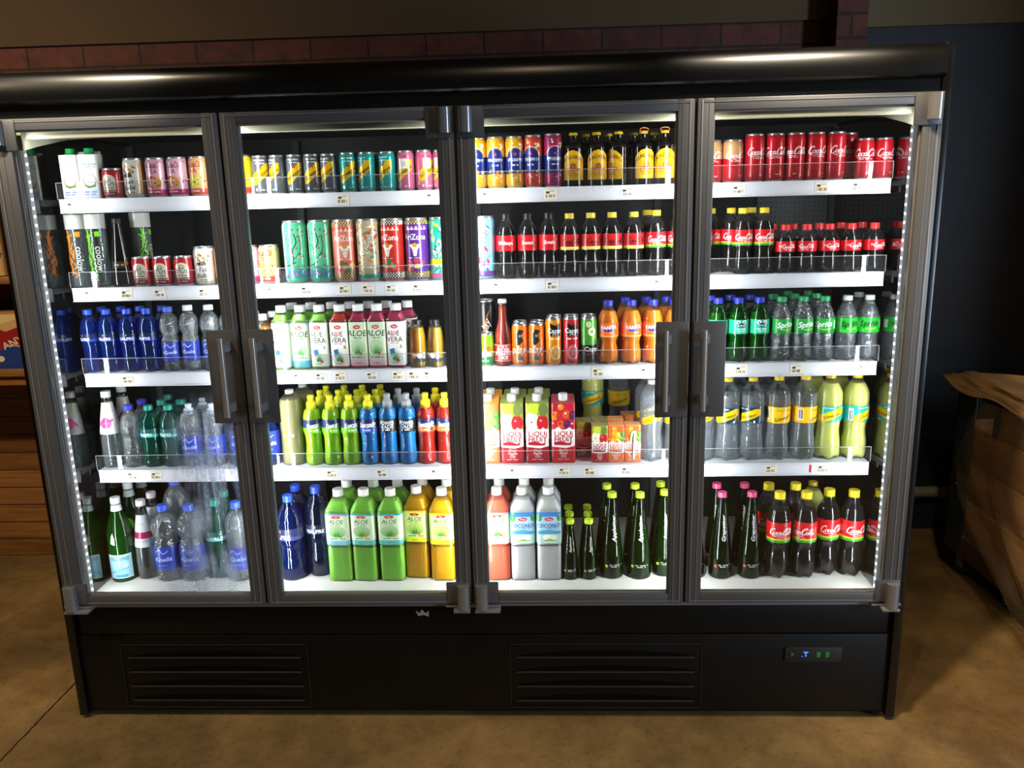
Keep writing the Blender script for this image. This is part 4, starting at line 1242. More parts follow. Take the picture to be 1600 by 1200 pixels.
# ------------------------------------------------------------------ room
def room_mats():
    # worn sealed concrete
    m, nt, out = new_mat('stained_concrete')
    b = N(nt, 'ShaderNodeBsdfPrincipled')
    tc = N(nt, 'ShaderNodeTexCoord')
    n1 = N(nt, 'ShaderNodeTexNoise'); n1.inputs['Scale'].default_value = 1.6; n1.inputs['Detail'].default_value = 8; n1.inputs['Roughness'].default_value = 0.6
    n2 = N(nt, 'ShaderNodeTexNoise'); n2.inputs['Scale'].default_value = 9; n2.inputs['Detail'].default_value = 10; n2.inputs['Roughness'].default_value = 0.7
    n3 = N(nt, 'ShaderNodeTexNoise'); n3.inputs['Scale'].default_value = 55; n3.inputs['Detail'].default_value = 4
    for n in (n1, n2, n3): nt.links.new(tc.outputs['Object'], n.inputs['Vector'])
    r1 = N(nt, 'ShaderNodeValToRGB'); nt.links.new(n1.outputs['Fac'], r1.inputs[0])
    r1.color_ramp.elements[0].position = 0.32; r1.color_ramp.elements[0].color = lin('5e4c32')
    r1.color_ramp.elements[1].position = 0.68; r1.color_ramp.elements[1].color = lin('9c8254')
    r2 = N(nt, 'ShaderNodeValToRGB'); nt.links.new(n2.outputs['Fac'], r2.inputs[0])
    r2.color_ramp.elements[0].position = 0.30; r2.color_ramp.elements[0].color = (0.55, 0.53, 0.50, 1)
    r2.color_ramp.elements[1].position = 0.62; r2.color_ramp.elements[1].color = (1.08, 1.05, 1.0, 1)
    mx = N(nt, 'ShaderNodeMix', data_type='RGBA', blend_type='MULTIPLY'); mx.inputs[0].default_value = 0.85
    nt.links.new(r1.outputs[0], mx.inputs[6]); nt.links.new(r2.outputs[0], mx.inputs[7])
    r3 = N(nt, 'ShaderNodeValToRGB'); nt.links.new(n3.outputs['Fac'], r3.inputs[0])
    r3.color_ramp.elements[0].position = 0.25; r3.color_ramp.elements[0].color = (0.55, 0.5, 0.42, 1)
    r3.color_ramp.elements[1].position = 0.42; r3.color_ramp.elements[1].color = (1, 1, 1, 1)
    mx2 = N(nt, 'ShaderNodeMix', data_type='RGBA', blend_type='MULTIPLY'); mx2.inputs[0].default_value = 0.8
    nt.links.new(mx.outputs[2], mx2.inputs[6]); nt.links.new(r3.outputs[0], mx2.inputs[7])
    # saw-cut joint with crumbled edge
    sp = N(nt, 'ShaderNodeSeparateXYZ'); nt.links.new(tc.outputs['Object'], sp.inputs[0])
    ad = N(nt, 'ShaderNodeMath', operation='ADD'); ad.inputs[1].default_value = 1.411
    nt.links.new(sp.outputs[0], ad.inputs[0])
    nn = N(nt, 'ShaderNodeMath', operation='MULTIPLY_ADD'); nn.inputs[1].default_value = 0.010; nn.inputs[2].default_value = -0.005
    nt.links.new(n3.outputs['Fac'], nn.inputs[0])
    a2 = N(nt, 'ShaderNodeMath', operation='ADD'); nt.links.new(ad.outputs[0], a2.inputs[0]); nt.links.new(nn.outputs[0], a2.inputs[1])
    ab = N(nt, 'ShaderNodeMath', operation='ABSOLUTE'); nt.links.new(a2.outputs[0], ab.inputs[0])
    lt = N(nt, 'ShaderNodeMath', operation='LESS_THAN'); lt.inputs[1].default_value = 0.0035; nt.links.new(ab.outputs[0], lt.inputs[0])
    mx3 = N(nt, 'ShaderNodeMix', data_type='RGBA'); mx3.inputs[7].default_value = lin('2a2218')
    nt.links.new(lt.outputs[0], mx3.inputs[0]); nt.links.new(mx2.outputs[2], mx3.inputs[6])
    nt.links.new(mx3.outputs[2], b.inputs['Base Color'])
    rr = N(nt, 'ShaderNodeMapRange'); rr.inputs[3].default_value = 0.42; rr.inputs[4].default_value = 0.7
    nt.links.new(n2.outputs['Fac'], rr.inputs[0]); nt.links.new(rr.outputs[0], b.inputs['Roughness'])
    bp = N(nt, 'ShaderNodeBump'); bp.inputs['Strength'].default_value = 0.15; bp.inputs['Distance'].default_value = 0.004
    nt.links.new(n2.outputs['Fac'], bp.inputs['Height']); nt.links.new(bp.outputs[0], b.inputs['Normal'])
    nt.links.new(b.outputs[0], out.inputs[0])
    M['floor'] = m
    # boards and bricks: object x runs along, z up
    def boards(name, c1, c2, joint, bw, rh, off, mortar, grain, rough=0.55, bumpd=0.003, flip=False):
        m, nt, out = new_mat(name)
        b = N(nt, 'ShaderNodeBsdfPrincipled'); b.inputs['Roughness'].default_value = rough
        tc = N(nt, 'ShaderNodeTexCoord')
        sp = N(nt, 'ShaderNodeSeparateXYZ'); nt.links.new(tc.outputs['Object'], sp.inputs[0])
        cb = N(nt, 'ShaderNodeCombineXYZ')
        nt.links.new(sp.outputs[1 if flip else 0], cb.inputs[0]); nt.links.new(sp.outputs[2], cb.inputs[1])
        br = N(nt, 'ShaderNodeTexBrick', offset=off)
        br.inputs['Scale'].default_value = 1; br.inputs['Brick Width'].default_value = bw; br.inputs['Row Height'].default_value = rh
        br.inputs['Mortar Size'].default_value = mortar; br.inputs['Mortar Smooth'].default_value = 0.2
        br.inputs['Color1'].default_value = lin(c1); br.inputs['Color2'].default_value = lin(c2); br.inputs['Mortar'].default_value = lin(joint)
        nt.links.new(cb.outputs[0], br.inputs['Vector'])
        mp = N(nt, 'ShaderNodeMapping'); mp.inputs['Scale'].default_value = grain
        nt.links.new(tc.outputs['Object'], mp.inputs[0])
        n = N(nt, 'ShaderNodeTexNoise'); n.inputs['Scale'].default_value = 1; n.inputs['Detail'].default_value = 7; n.inputs['Distortion'].default_value = 0.6
        nt.links.new(mp.outputs[0], n.inputs['Vector'])
        r = N(nt, 'ShaderNodeValToRGB'); nt.links.new(n.outputs['Fac'], r.inputs[0])
        r.color_ramp.elements[0].position = 0.3; r.color_ramp.elements[0].color = (0.5, 0.45, 0.4, 1)
        r.color_ramp.elements[1].position = 0.65; r.color_ramp.elements[1].color = (1.1, 1.08, 1.05, 1)
        mx = N(nt, 'ShaderNodeMix', data_type='RGBA', blend_type='MULTIPLY'); mx.inputs[0].default_value = 0.8
        nt.links.new(br.outputs['Color'], mx.inputs[6]); nt.links.new(r.outputs[0], mx.inputs[7])
        nt.links.new(mx.outputs[2], b.inputs['Base Color'])
        bp = N(nt, 'ShaderNodeBump'); bp.inputs['Strength'].default_value = 0.6; bp.inputs['Distance'].default_value = bumpd; bp.invert = True
        nt.links.new(br.outputs['Fac'], bp.inputs['Height']); nt.links.new(bp.outputs[0], b.inputs['Normal'])
        nt.links.new(b.outputs[0], out.inputs[0])
        return m
    M['planks'] = boards('wall_planks', 'a0713c', '85592c', '2a190c', 0.62, 0.085, 0.37, 0.0025, (4, 30, 60))
    M['brick'] = boards('face_brick', '6e3626', '5a2a20', '2c1e18', 0.235, 0.086346, 0.5, 0.005, (20, 20, 20), 0.7)
    M['wood'] = boards('crate_board', 'd09650', 'c48a48', '7a5026', 50, 50, 0, 0.0, (14, 1.6, 34), flip=True)
    M['shelfwood'] = boards('shelf_board', '9c6a34', '8f602e', '7a5026', 50, 50, 0, 0.0, (3, 20, 40))
    M['plaster'] = pbr('brown_plaster', '5c4428', 0.75, noise=0.1, nscale=2, bump=0.1, bscale=40)
    M['plaster_pale'] = pbr('pale_plaster', '85775a', 0.75, noise=0.05, nscale=2, bump=0.05, bscale=40)
    M['navy'] = pbr('navy_paint', '262b36', 0.5, noise=0.15, nscale=3)
    M['pipe'] = pbr('pale_pipe', '9a938a', 0.5)
    M['ceilm'] = pbr('ceiling_paint', '8c7a5c', 0.8)
room_mats()

def struct(name, mb, mat, smooth=False):
    o = mb.obj(name, mat, smooth=smooth)
    o['kind'] = 'structure'
    return o
struct('floor', MB().box(-4.2, 4.2, -4.2, 1.72, -0.05, 0), M['floor'])
struct('wall_back', MB().box(-4.2, 1.47, 1.23, 1.43, 0, 0.865), M['planks'])
o = MB().box(-4.2, 1.47, 1.23, 1.43, 0.865, 2.245).obj('wall_back', M['brick'], smooth=False); o['kind'] = 'structure'
struct('trim_1', MB().box(-4.2, 1.47, 1.215, 1.43, 2.245, 3.05), M['plaster'])
struct('trim_2', MB().box(1.355, 1.47, 1.12, 1.215, 0, 3.05), M['brick'])
struct('wall_right', MB().box(1.47, 4.2, 1.465, 1.65, 0, 2.252), M['navy'])
struct('trim_3', MB().box(1.47, 4.2, 1.44, 1.65, 2.252, 3.05), M['plaster_pale'])
struct('trim_4', MB().tube((1.47, 1.435, 0.197), (4.2, 1.435, 0.197), 0.027, 16), M['pipe'], True)
struct('ceiling', MB().box(-4.2, 4.2, -4.2, 1.65, 3.05, 3.15), M['ceilm'])
struct('wall_left', MB().box(-4.3, -4.2, -4.2, 1.43, 0, 3.05), M['plaster'])
struct('wall_far_right', MB().box(4.2, 4.3, -1.9, 1.65, 0, 3.05), M['navy'])

# ------------------------------------------------------------------ the display cooler
ZD0, ZD1 = 0.414, 1.831        # door bottom and top
XL, XR = -1.214, 1.221         # side glass planes
fr = empty('drinks_cooler')
tag(fr, 'long black four-door glass drinks cooler with lit white shelves full of bottles and cans', 'cooler')

# cabinet shell
mb = MB()
for s in (-1, 1):
    x0, x1 = (-1.2796, -1.2530) if s < 0 else (1.2530, 1.2796)
    mb.box(x0, x1, 0.0, 0.05, 0.012, 1.952, bev=0.002)       # front edge
    mb.box(x0, x1, 0.05, 0.86, 0.012, 0.40)
    mb.box(x0, x1, 0.05, 0.86, 1.80, 1.952)
    mb.box(x0, x1, 0.80, 0.86, 0.40, 1.80)
mb.box(-1.253, 1.253, 0.80, 0.86, 0.03, 1.95)                # rear
mb.box(-1.253, 1.253, 0.02, 0.86, 1.93, 1.95)                # roof
mb.box(-1.253, 1.253, 0.10, 0.80, 0.30, 0.37)
mb.obj('cabinet_shell', M['blackgloss'], fr)
# bull-nosed canopy
mb = MB()
pts = [(0.02, 1.951), (0.002, 1.9505), (-0.010, 1.945), (-0.018, 1.935), (-0.0235, 1.920), (-0.0265, 1.904), (-0.0270, 1.889), (-0.0245, 1.876), (-0.012, 1.867), (0.004, 1.866), (0.004, 1.834), (0.05, 1.834), (0.05, 1.951)]
n = len(pts)
vs = [(x, y, z) for x in (-1.2528, 1.2528) for y, z in pts]
mb.add(vs, [(i, (i+1) % n, n+(i+1) % n, n+i) for i in range(n)]+[tuple(range(n-1, -1, -1)), tuple(range(n, 2*n))])
mb.obj('canopy', M['blackgloss'], fr, angle=40)
# base panel with a seam, sill rail, torn sticker
mb = MB()
mb.box(-1.2525, 1.2525, 0.012, 0.06, 0.292, 0.392, bev=0.002)
mb.box(-1.2525, 1.2525, 0.010, 0.06, 0.030, 0.289, bev=0.002)
mb.box(-1.2525, 1.2525, 0.03, 0.06, 0.012, 0.030)
mb.obj('base_panel', M['black'], fr)
mb = MB().box(-1.2525, 1.2525, -0.004, 0.06, 0.393, 0.404, bev=0.0015)
mb.obj('sill_rail', M['frame'], fr)
mb = MB()
mb.add([(-0.182, 0.0113, 0.372), (-0.174, 0.0113, 0.352), (-0.158, 0.0113, 0.356), (-0.142, 0.0113, 0.350), (-0.141, 0.0113, 0.371), (-0.152, 0.0113, 0.362), (-0.162, 0.0113, 0.374), (-0.170, 0.0113, 0.362)], [(0, 1, 7), (1, 2, 7), (2, 6, 7), (2, 5, 6), (2, 3, 5), (3, 4, 5)], 'b8b4ae')
mb.obj('torn_sticker', M['label'], fr, smooth=False)
for gx0, gx1 in ((-1.122, -0.527), (0.103, 0.690)):
    g = MB()
    zt, zb = 0.258, 0.038
    for a in ((gx0, gx1, zt-.002, zt), (gx0, gx1, zb, zb+.002), (gx0, gx0+.002, zb, zt), (gx1-.002, gx1, zb, zt)):
        g.box(a[0], a[1], 0.0075, 0.011, a[2], a[3])
    gr = g.obj('vent_grille', M['gasket'], fr)
    for k in range(4):
        zz = 0.215-k*0.050
        w0, w1 = gx0+.022, gx1-.022
        K = 24
        h = MB()
        v, f = [], []
        for i in range(K+1):          # pressed slot: flat black arch, the opening's shade put into its colour
            t = i/K*2-1
            x = w0+(w1-w0)*i/K
            v += [(x, 0.0097, zz), (x, 0.0097, zz+0.001+0.019*(1-t*t)**0.7)]
        for i in range(K): f.append((2*i, 2*i+2, 2*i+3, 2*i+1))
        h.add(v, f)
        lo = h.obj('louvre', M['slot'], gr, smooth=False)
        MB().box(w0, w1, 0.002, 0.0098, zz-.0022, zz-.0002, bev=.0006).obj('louvre_lip', M['lip'], lo)
# control panel
cp = MB().box(0.940, 1.110, 0.005, 0.012, 0.198, 0.246, bev=0.001).obj('control_panel', M['gasket'], fr)
mb = MB()
mb.box(0.995, 1.009, 0.0035, 0.0052, 0.230, 0.2325); mb.box(1.0005, 1.0035, 0.0035, 0.0052, 0.217, 0.2325); mb.box(0.9905, 0.9925, 0.0035, 0.0052, 0.2165, 0.2185)
mb.obj('display', pbr('blue_digit', '2060ff', 0.4, emis='3c86ff', estr=1.6), cp, smooth=False)
for x in (1.040, 1.066):
    MB().box(x-.0055, x+.0055, 0.0035, 0.0052, 0.214, 0.232, bev=.0006).obj('switch', pbr('green_switch', '0c5a24', 0.4, emis='1c9c44', estr=0.22), cp)
MB().box(0.957, 0.966, 0.004, 0.0052, 0.218, 0.229, bev=.001).obj('button', M['framedark'], cp)

# interior liner: rear panel, floor pan, roof, perforated panel, uprights
mb = MB()
mb.box(XL, XR, 0.655, 0.67, 0.40, 1.83)
mb.obj('rear_liner', M['inner'], fr)
mb = MB()
v = [(XL, 0.045, 1.822), (XR, 0.045, 1.822), (XR, 0.655, 1.812), (XL, 0.655, 1.812)]
mb.box(XL, XR, 0.045, 0.655, 1.812, 1.83)
mb.obj('ceiling_liner', M['innergrey'], fr)
mb = MB()
mb.box(XL+.02, XR-.02, 0.040, 0.066, 1.785, 1.812, bev=.003)
mb.obj('top_profile', M['cream'], fr)
for ex0, ex1 in ((XL+.002, XL+.014), (XR-.014, XR-.002)):
    q = [(.030, 1.811), (.030, 1.752), (.10, 1.768), (.25, 1.796), (.42, 1.811)]
    MB().add([(x, y, z) for x in (ex0, ex1) for y, z in q], [(4, 3, 2, 1, 0), (5, 6, 7, 8, 9)]+[(i, (i+1) % 5, 5+(i+1) % 5, 5+i) for i in range(5)]).obj('end_cheek', M['cream'], fr, smooth=False)
m, nt, out = new_mat('perforated_steel')
b = N(nt, 'ShaderNodeBsdfPrincipled'); b.inputs['Roughness'].default_value = .45
tc = N(nt, 'ShaderNodeTexCoord'); mpn = N(nt, 'ShaderNodeMapping'); mpn.inputs['Scale'].default_value = (62, 62, 62)
nt.links.new(tc.outputs['Object'], mpn.inputs[0])
fr_ = N(nt, 'ShaderNodeVectorMath', operation='FRACTION'); nt.links.new(mpn.outputs[0], fr_.inputs[0])
sb = N(nt, 'ShaderNodeVectorMath', operation='SUBTRACT'); sb.inputs[1].default_value = (.5, .5, .5); nt.links.new(fr_.outputs[0], sb.inputs[0])
ml = N(nt, 'ShaderNodeVectorMath', operation='MULTIPLY'); ml.inputs[1].default_value = (1, 0, 1); nt.links.new(sb.outputs[0], ml.inputs[0])
ln = N(nt, 'ShaderNodeVectorMath', operation='LENGTH'); nt.links.new(ml.outputs[0], ln.inputs[0])
lt = N(nt, 'ShaderNodeMath', operation='LESS_THAN'); lt.inputs[1].default_value = .2; nt.links.new(ln.outputs['Value'], lt.inputs[0])
mx = N(nt, 'ShaderNodeMix', data_type='RGBA'); mx.inputs[6].default_value = lin('55575c'); mx.inputs[7].default_value = lin('08080a')
nt.links.new(lt.outputs[0], mx.inputs[0]); nt.links.new(mx.outputs[2], b.inputs['Base Color']); nt.links.new(b.outputs[0], out.inputs[0])
MB().box(0.96, XR-.004, 0.640, 0.6545, 1.38, 1.60).obj('perforated_panel', m, fr)
for x in (XL+.012, -0.62, 0.0, 0.62, XR-.012):
    MB().box(x-.011, x+.011, 0.628, 0.6395, 0.42, 1.80).obj('shelf_upright', M['innergrey'], fr)
MB().box(XL, XR, 0.052, 0.655, 0.374, 0.405, bev=.001).obj('floor_pan', pbr('deck_enamel', 'cfcdc6', .45), fr)
mb = MB()
mb.box(XL+.01, XR-.01, 0.050, 0.0519, 0.380, 0.4045, 'e8e8ee')
for x in TAGS_['bottom'] if 'TAGS_' in globals() else []: pass
bp_ = mb.obj('deck_edge', M['rail'], fr)

# side windows with black rear frames
for x, nm in ((XL, -1), (XR, 1)):
    MB().box(x-.003 if nm < 0 else x, x if nm < 0 else x+.003, 0.052, 0.80, 0.402, 1.80).obj('side_window', M['sidepane'], fr, smooth=False)

# LED strips on the posts
def led(x, face, z0=0.435, z1=1.752, dots=True):
    w = .005
    m = MB().box(x-w, x+w, 0.0025, 0.021, z0, z1, bev=.0015)
    p = m.obj('led_strip', M['ledbase'], fr)
    if dots:
        k = MB()
        n = int((z1-z0)/0.0235)
        xs = x+face*(w+.0004)
        for i in range(n):
            z = z0+.012+i*.0235
            k.box(min(xs, xs+face*.0012), max(xs, xs+face*.0012), 0.008, 0.014, z-.0032, z+.0032)
        k.obj('diode_row', M['led'], p, smooth=False)
led(-1.1885, 1); led(1.1965, -1)
for x in (-0.625, 0.0, 0.625):
    MB().box(x-.0125, x+.0125, 0.0025, 0.030, 0.405, 1.79).obj('door_post', M['ledbase'] if False else M['framedark'], fr)
    led(x-.0185, -1); led(x+.0185, 1)

# shelves
for key, z, depth in (('top', 1.621, .60), ('second', 1.362, .60), ('third', 1.10, .60), ('fourth', .79, .62)):
    x0, x1 = -1.184, 1.200
    s = MB().box(x0, x1, 0.143, 0.632, z-.018, z-.0003, bev=.001)
    for xx in (-1.178, -0.62, 0, 0.62, 1.19): s.box(xx-.002, xx+.002, 0.20, 0.64, z-.038, z-.016)
    so = s.obj('shelf', M['white'], fr)
    r = MB().box(x0, x1, 0.137, 0.1425, z-.040, z+.0006, bev=.0008)
    r.box(x0, x1, 0.1345, 0.137, z-.040, z-.0385); r.box(x0, x1, 0.1345, 0.137, z-.001, z+.0006)
    r.obj('price_rail', M['rail'], so)
    if key != 'top' or True:
        for a0, a1 in ((x0-.004, -0.002), (0.002, x1+.004)):
            MB().box(a0, a1, 0.1388, 0.1408, z+.001, z+.047).obj('clear_front_guard', M['acrylic'], so, smooth=False)
            e = MB().box(a0, a1, 0.1386, 0.1410, z+.0465, z+.0482)
            e.box(a0-.0006, a0+.0008, 0.1386, 0.1410, z+.001, z+.0478); e.box(a1-.0008, a1+.0006, 0.1386, 0.1410, z+.001, z+.0478)
            e.obj('guard_edge', M['edge'], so, smooth=False)
    s_ = so
    SHELF = globals().setdefault('SHELF', {})
    SHELF[key] = so

# doors
HINGE = {0: -1, 1: 1, 2: -1, 3: 1}
def cond_mat():
    """pane with a misted, streaked patch of condensation"""
    m = clear('door_glass_misted', 'fbfdfc', fmul=1.0, ior=1.45, rough=0.0)
    nt = m.node_tree
    out = [n for n in nt.nodes if n.type == 'OUTPUT_MATERIAL'][0]
    base = out.inputs[0].links[0].from_socket
    tc = N(nt, 'ShaderNodeTexCoord')
    sp = N(nt, 'ShaderNodeSeparateXYZ'); nt.links.new(tc.outputs['Object'], sp.inputs[0])
    def bump1(sock, c, w, soft):
        a = N(nt, 'ShaderNodeMath', operation='SUBTRACT'); nt.links.new(sock, a.inputs[0]); a.inputs[1].default_value = c
        b = N(nt, 'ShaderNodeMath', operation='ABSOLUTE'); nt.links.new(a.outputs[0], b.inputs[0])
        r = N(nt, 'ShaderNodeMapRange', interpolation_type='SMOOTHSTEP'); nt.links.new(b.outputs[0], r.inputs[0])
        r.inputs[1].default_value = w; r.inputs[2].default_value = w+soft; r.inputs[3].default_value = 1; r.inputs[4].default_value = 0
        return r.outputs[0]
    mp = N(nt, 'ShaderNodeMapping'); mp.inputs['Scale'].default_value = (36, 1, 3.2); nt.links.new(tc.outputs['Object'], mp.inputs[0])
    n = N(nt, 'ShaderNodeTexNoise'); n.inputs['Scale'].default_value = 1; n.inputs['Detail'].default_value = 4; n.inputs['Distortion'].default_value = .8
    nt.links.new(mp.outputs[0], n.inputs['Vector'])
    n2 = N(nt, 'ShaderNodeTexNoise'); n2.inputs['Scale'].default_value = 9; n2.inputs['Detail'].default_value = 3; nt.links.new(tc.outputs['Object'], n2.inputs['Vector'])
    n3 = N(nt, 'ShaderNodeTexNoise'); n3.inputs['Scale'].default_value = 160; n3.inputs['Detail'].default_value = 2; nt.links.new(tc.outputs['Object'], n3.inputs['Vector'])
    def mul(a, b, v=None):
        q = N(nt, 'ShaderNodeMath', operation='MULTIPLY'); nt.links.new(a, q.inputs[0])
        if b is None: q.inputs[1].default_value = v
        else: nt.links.new(b, q.inputs[1])
        return q.outputs[0]
    st = N(nt, 'ShaderNodeMapRange'); nt.links.new(n.outputs['Fac'], st.inputs[0]); st.inputs[1].default_value = .33; st.inputs[2].default_value = .52
    blot = N(nt, 'ShaderNodeMapRange'); nt.links.new(n2.outputs['Fac'], blot.inputs[0]); blot.inputs[1].default_value = .33; blot.inputs[2].default_value = .6
    sp3 = N(nt, 'ShaderNodeMapRange'); nt.links.new(n3.outputs['Fac'], sp3.inputs[0]); sp3.inputs[1].default_value = .3; sp3.inputs[2].default_value = .7; sp3.inputs[3].default_value = .55; sp3.inputs[4].default_value = 1
    body = mul(mul(bump1(sp.outputs[0], -0.745, .07, .09), bump1(sp.outputs[2], .72, .22, .16)), st.outputs[0])
    body = mul(mul(body, blot.outputs[0]), sp3.outputs[0])
    low = mul(mul(bump1(sp.outputs[0], -0.80, .10, .08), bump1(sp.outputs[2], .475, .025, .05)), sp3.outputs[0])
    low = mul(low, None, .45)
    ad = N(nt, 'ShaderNodeMath', operation='MAXIMUM'); nt.links.new(body, ad.inputs[0]); nt.links.new(low, ad.inputs[1])
    fac = mul(ad.outputs[0], None, .6)
    df = N(nt, 'ShaderNodeBsdfTranslucent'); df.inputs[0].default_value = (.8, .86, .95, 1)
    mx = N(nt, 'ShaderNodeMixShader'); nt.links.new(fac, mx.inputs[0]); nt.links.new(base, mx.inputs[1]); nt.links.new(df.outputs[0], mx.inputs[2])
    nt.links.new(mx.outputs[0], out.inputs[0])
    return m
M['pane_misted'] = cond_mat()
for i in range(4):
    a, b_ = -1.25+i*.625+.0035, -1.25+(i+1)*.625-.0035
    if i == 0: a = -1.2495
    if i == 3: b_ = 1.2495
    sw, rh, y0, y1 = .043, .030, -.030, 0.0
    hs = HINGE[i]
    d = MB()
    swl, swr = (.056 if i == 0 else sw), (.050 if i == 3 else sw)
    d.box(a, a+swl, y0, y1, ZD0, ZD1, bev=.002); d.box(b_-swr, b_, y0, y1, ZD0, ZD1, bev=.002)
    d.box(a+sw, b_-sw, y0, y1, ZD0, ZD0+rh, bev=.002); d.box(a+sw, b_-sw, y0, y1, ZD1-rh, ZD1, bev=.002)
    do = d.obj('door', M['framedark'], fr)
    # raised bead around the frame and inner pale glazing bead
    k = MB()
    for x in (a+.012, b_-.012): k.box(x-.0022, x+.0022, y0-.0022, y0+.001, ZD0+.004, ZD1-.004, bev=.0006)
    for x in (a+.030, b_-.030): k.box(x-.0012, x+.0012, y0-.0014, y0+.001, ZD0+.004, ZD1-.004)
    k.box(a+.012, b_-.012, y0-.0016, y0+.001, ZD0+.006, ZD0+.009); k.box(a+.012, b_-.012, y0-.0016, y0+.001, ZD1-.010, ZD1-.007)
    k.obj('frame_bead', M['frame'], do)
    k = MB()
    for x in (a+swl+.0015, b_-swr-.0015): k.box(x-.002, x+.002, -.020, -.006, ZD0+rh, ZD1-rh)
    for z in (ZD0+rh+.0015, ZD1-rh-.0015): k.box(a+sw, b_-sw, -.020, -.006, z-.002, z+.002)
    k.obj('glazing_bead', pbr('pale_bead', '8f9090', .35, .3), do, smooth=False)
    MB().box(a+sw-.001, b_-sw+.001, -.0150, -.0110, ZD0+rh-.001, ZD1-rh+.001).obj('glass_pane', M['pane_misted'] if i == 0 else M['pane'], do, smooth=False)
    # hinge covers at the top and bottom of the hinge side
    hx = a+.024 if hs < 0 else b_-.024
    for zz0, zz1 in ((ZD1-.068, ZD1-.004), (ZD0-.012, ZD0+.064)):
        top = zz1 > 1
        k = MB()
        K = 12
        v = []
        for z in (zz0, zz1):
            for q in range(K+1):
                t = PI*q/K
                v.append((hx+.0185*math.cos(t), -.0335-.020*math.sin(t)**.7, z))
            v += [(hx-.0185, -.030, z), (hx+.0185, -.030, z)]
        n = K+3
        k.add(v, [(q, n+q, n+(q+1) % n, (q+1) % n) for q in range(n)]+[tuple(range(n)), tuple(range(2*n-1, n-1, -1))])
        ho = k.obj('hinge_cover', M['hinge'], do, angle=30)
        p = MB()
        ix = hx-hs*.014
        if top: p.box(ix-.036, ix+.036, -.0325, -.029, ZD1-.082, ZD1-.002, bev=.003)
        else:
            p.box(ix-.036, ix+.036, -.0325, -.029, ZD0+.004, ZD0+.072, bev=.003)
        p.obj('hinge_plate', M['framedark'], ho)
        if not top:
            MB().box(hx-.03 if hs > 0 else hx-.02, hx+.02 if hs > 0 else hx+.055, -.05, 0.0, ZD0-.0205, ZD0-.0125, bev=.002).obj('hinge_bracket', M['frame'], fr)
            MB().box(hx-.055 if hs > 0 else hx-.03, hx+.03 if hs > 0 else hx+.055, -.03, 0.0, ZD0-.0118, ZD0-.004, bev=.002).obj('pivot_bracket', M['frame'], ho)
    # handle on the other side
    sgn = -hs
    px0, px1 = (b_-.092, b_-.003) if sgn > 0 else (a+.003, a+.092)
    MB().box(px0, px1, -.0345, -.029, 0.985, 1.255, bev=.0025).obj('handle_plate', M['framedark'], do)
    hxx = (b_-.062) if sgn > 0 else (a+.050)
    if i == 0: hxx = -.667
    if i == 1: hxx = -.577
    if i == 2: hxx = .552
    if i == 3: hxx = .655
    k = MB().tube((hxx, -.068, 1.012), (hxx, -.068, 1.236), .0095, 24)
    hd = k.obj('handle', M['handle'], do, angle=50)
    for fz in (1.198, 1.026):
        pts4 = [(hxx-.004, -.074), (hxx+.010, -.066), (hxx+.018, -.050), (hxx+.018, -.034), (hxx+.006, -.034), (hxx+.004, -.052), (hxx-.006, -.060)]
        MB().add([(x, y, z) for z in (fz, fz+.024) for x, y in pts4], [tuple(range(6, -1, -1)), tuple(range(7, 14))]+[(q, (q+1) % 7, 7+(q+1) % 7, 7+q) for q in range(7)]).obj('handle_foot', M['hinge'], hd, smooth=False)
for x in (-1.25, -.625, 0, .625):
    pass
MB().box(-.0035, .0035, -.02, .03, ZD0, ZD1).box(-.6285, -.6215, -.02, .03, ZD0, ZD1).box(.6215, .6285, -.02, .03, ZD0, ZD1).obj('door_gasket', M['gasket'], fr, smooth=False)

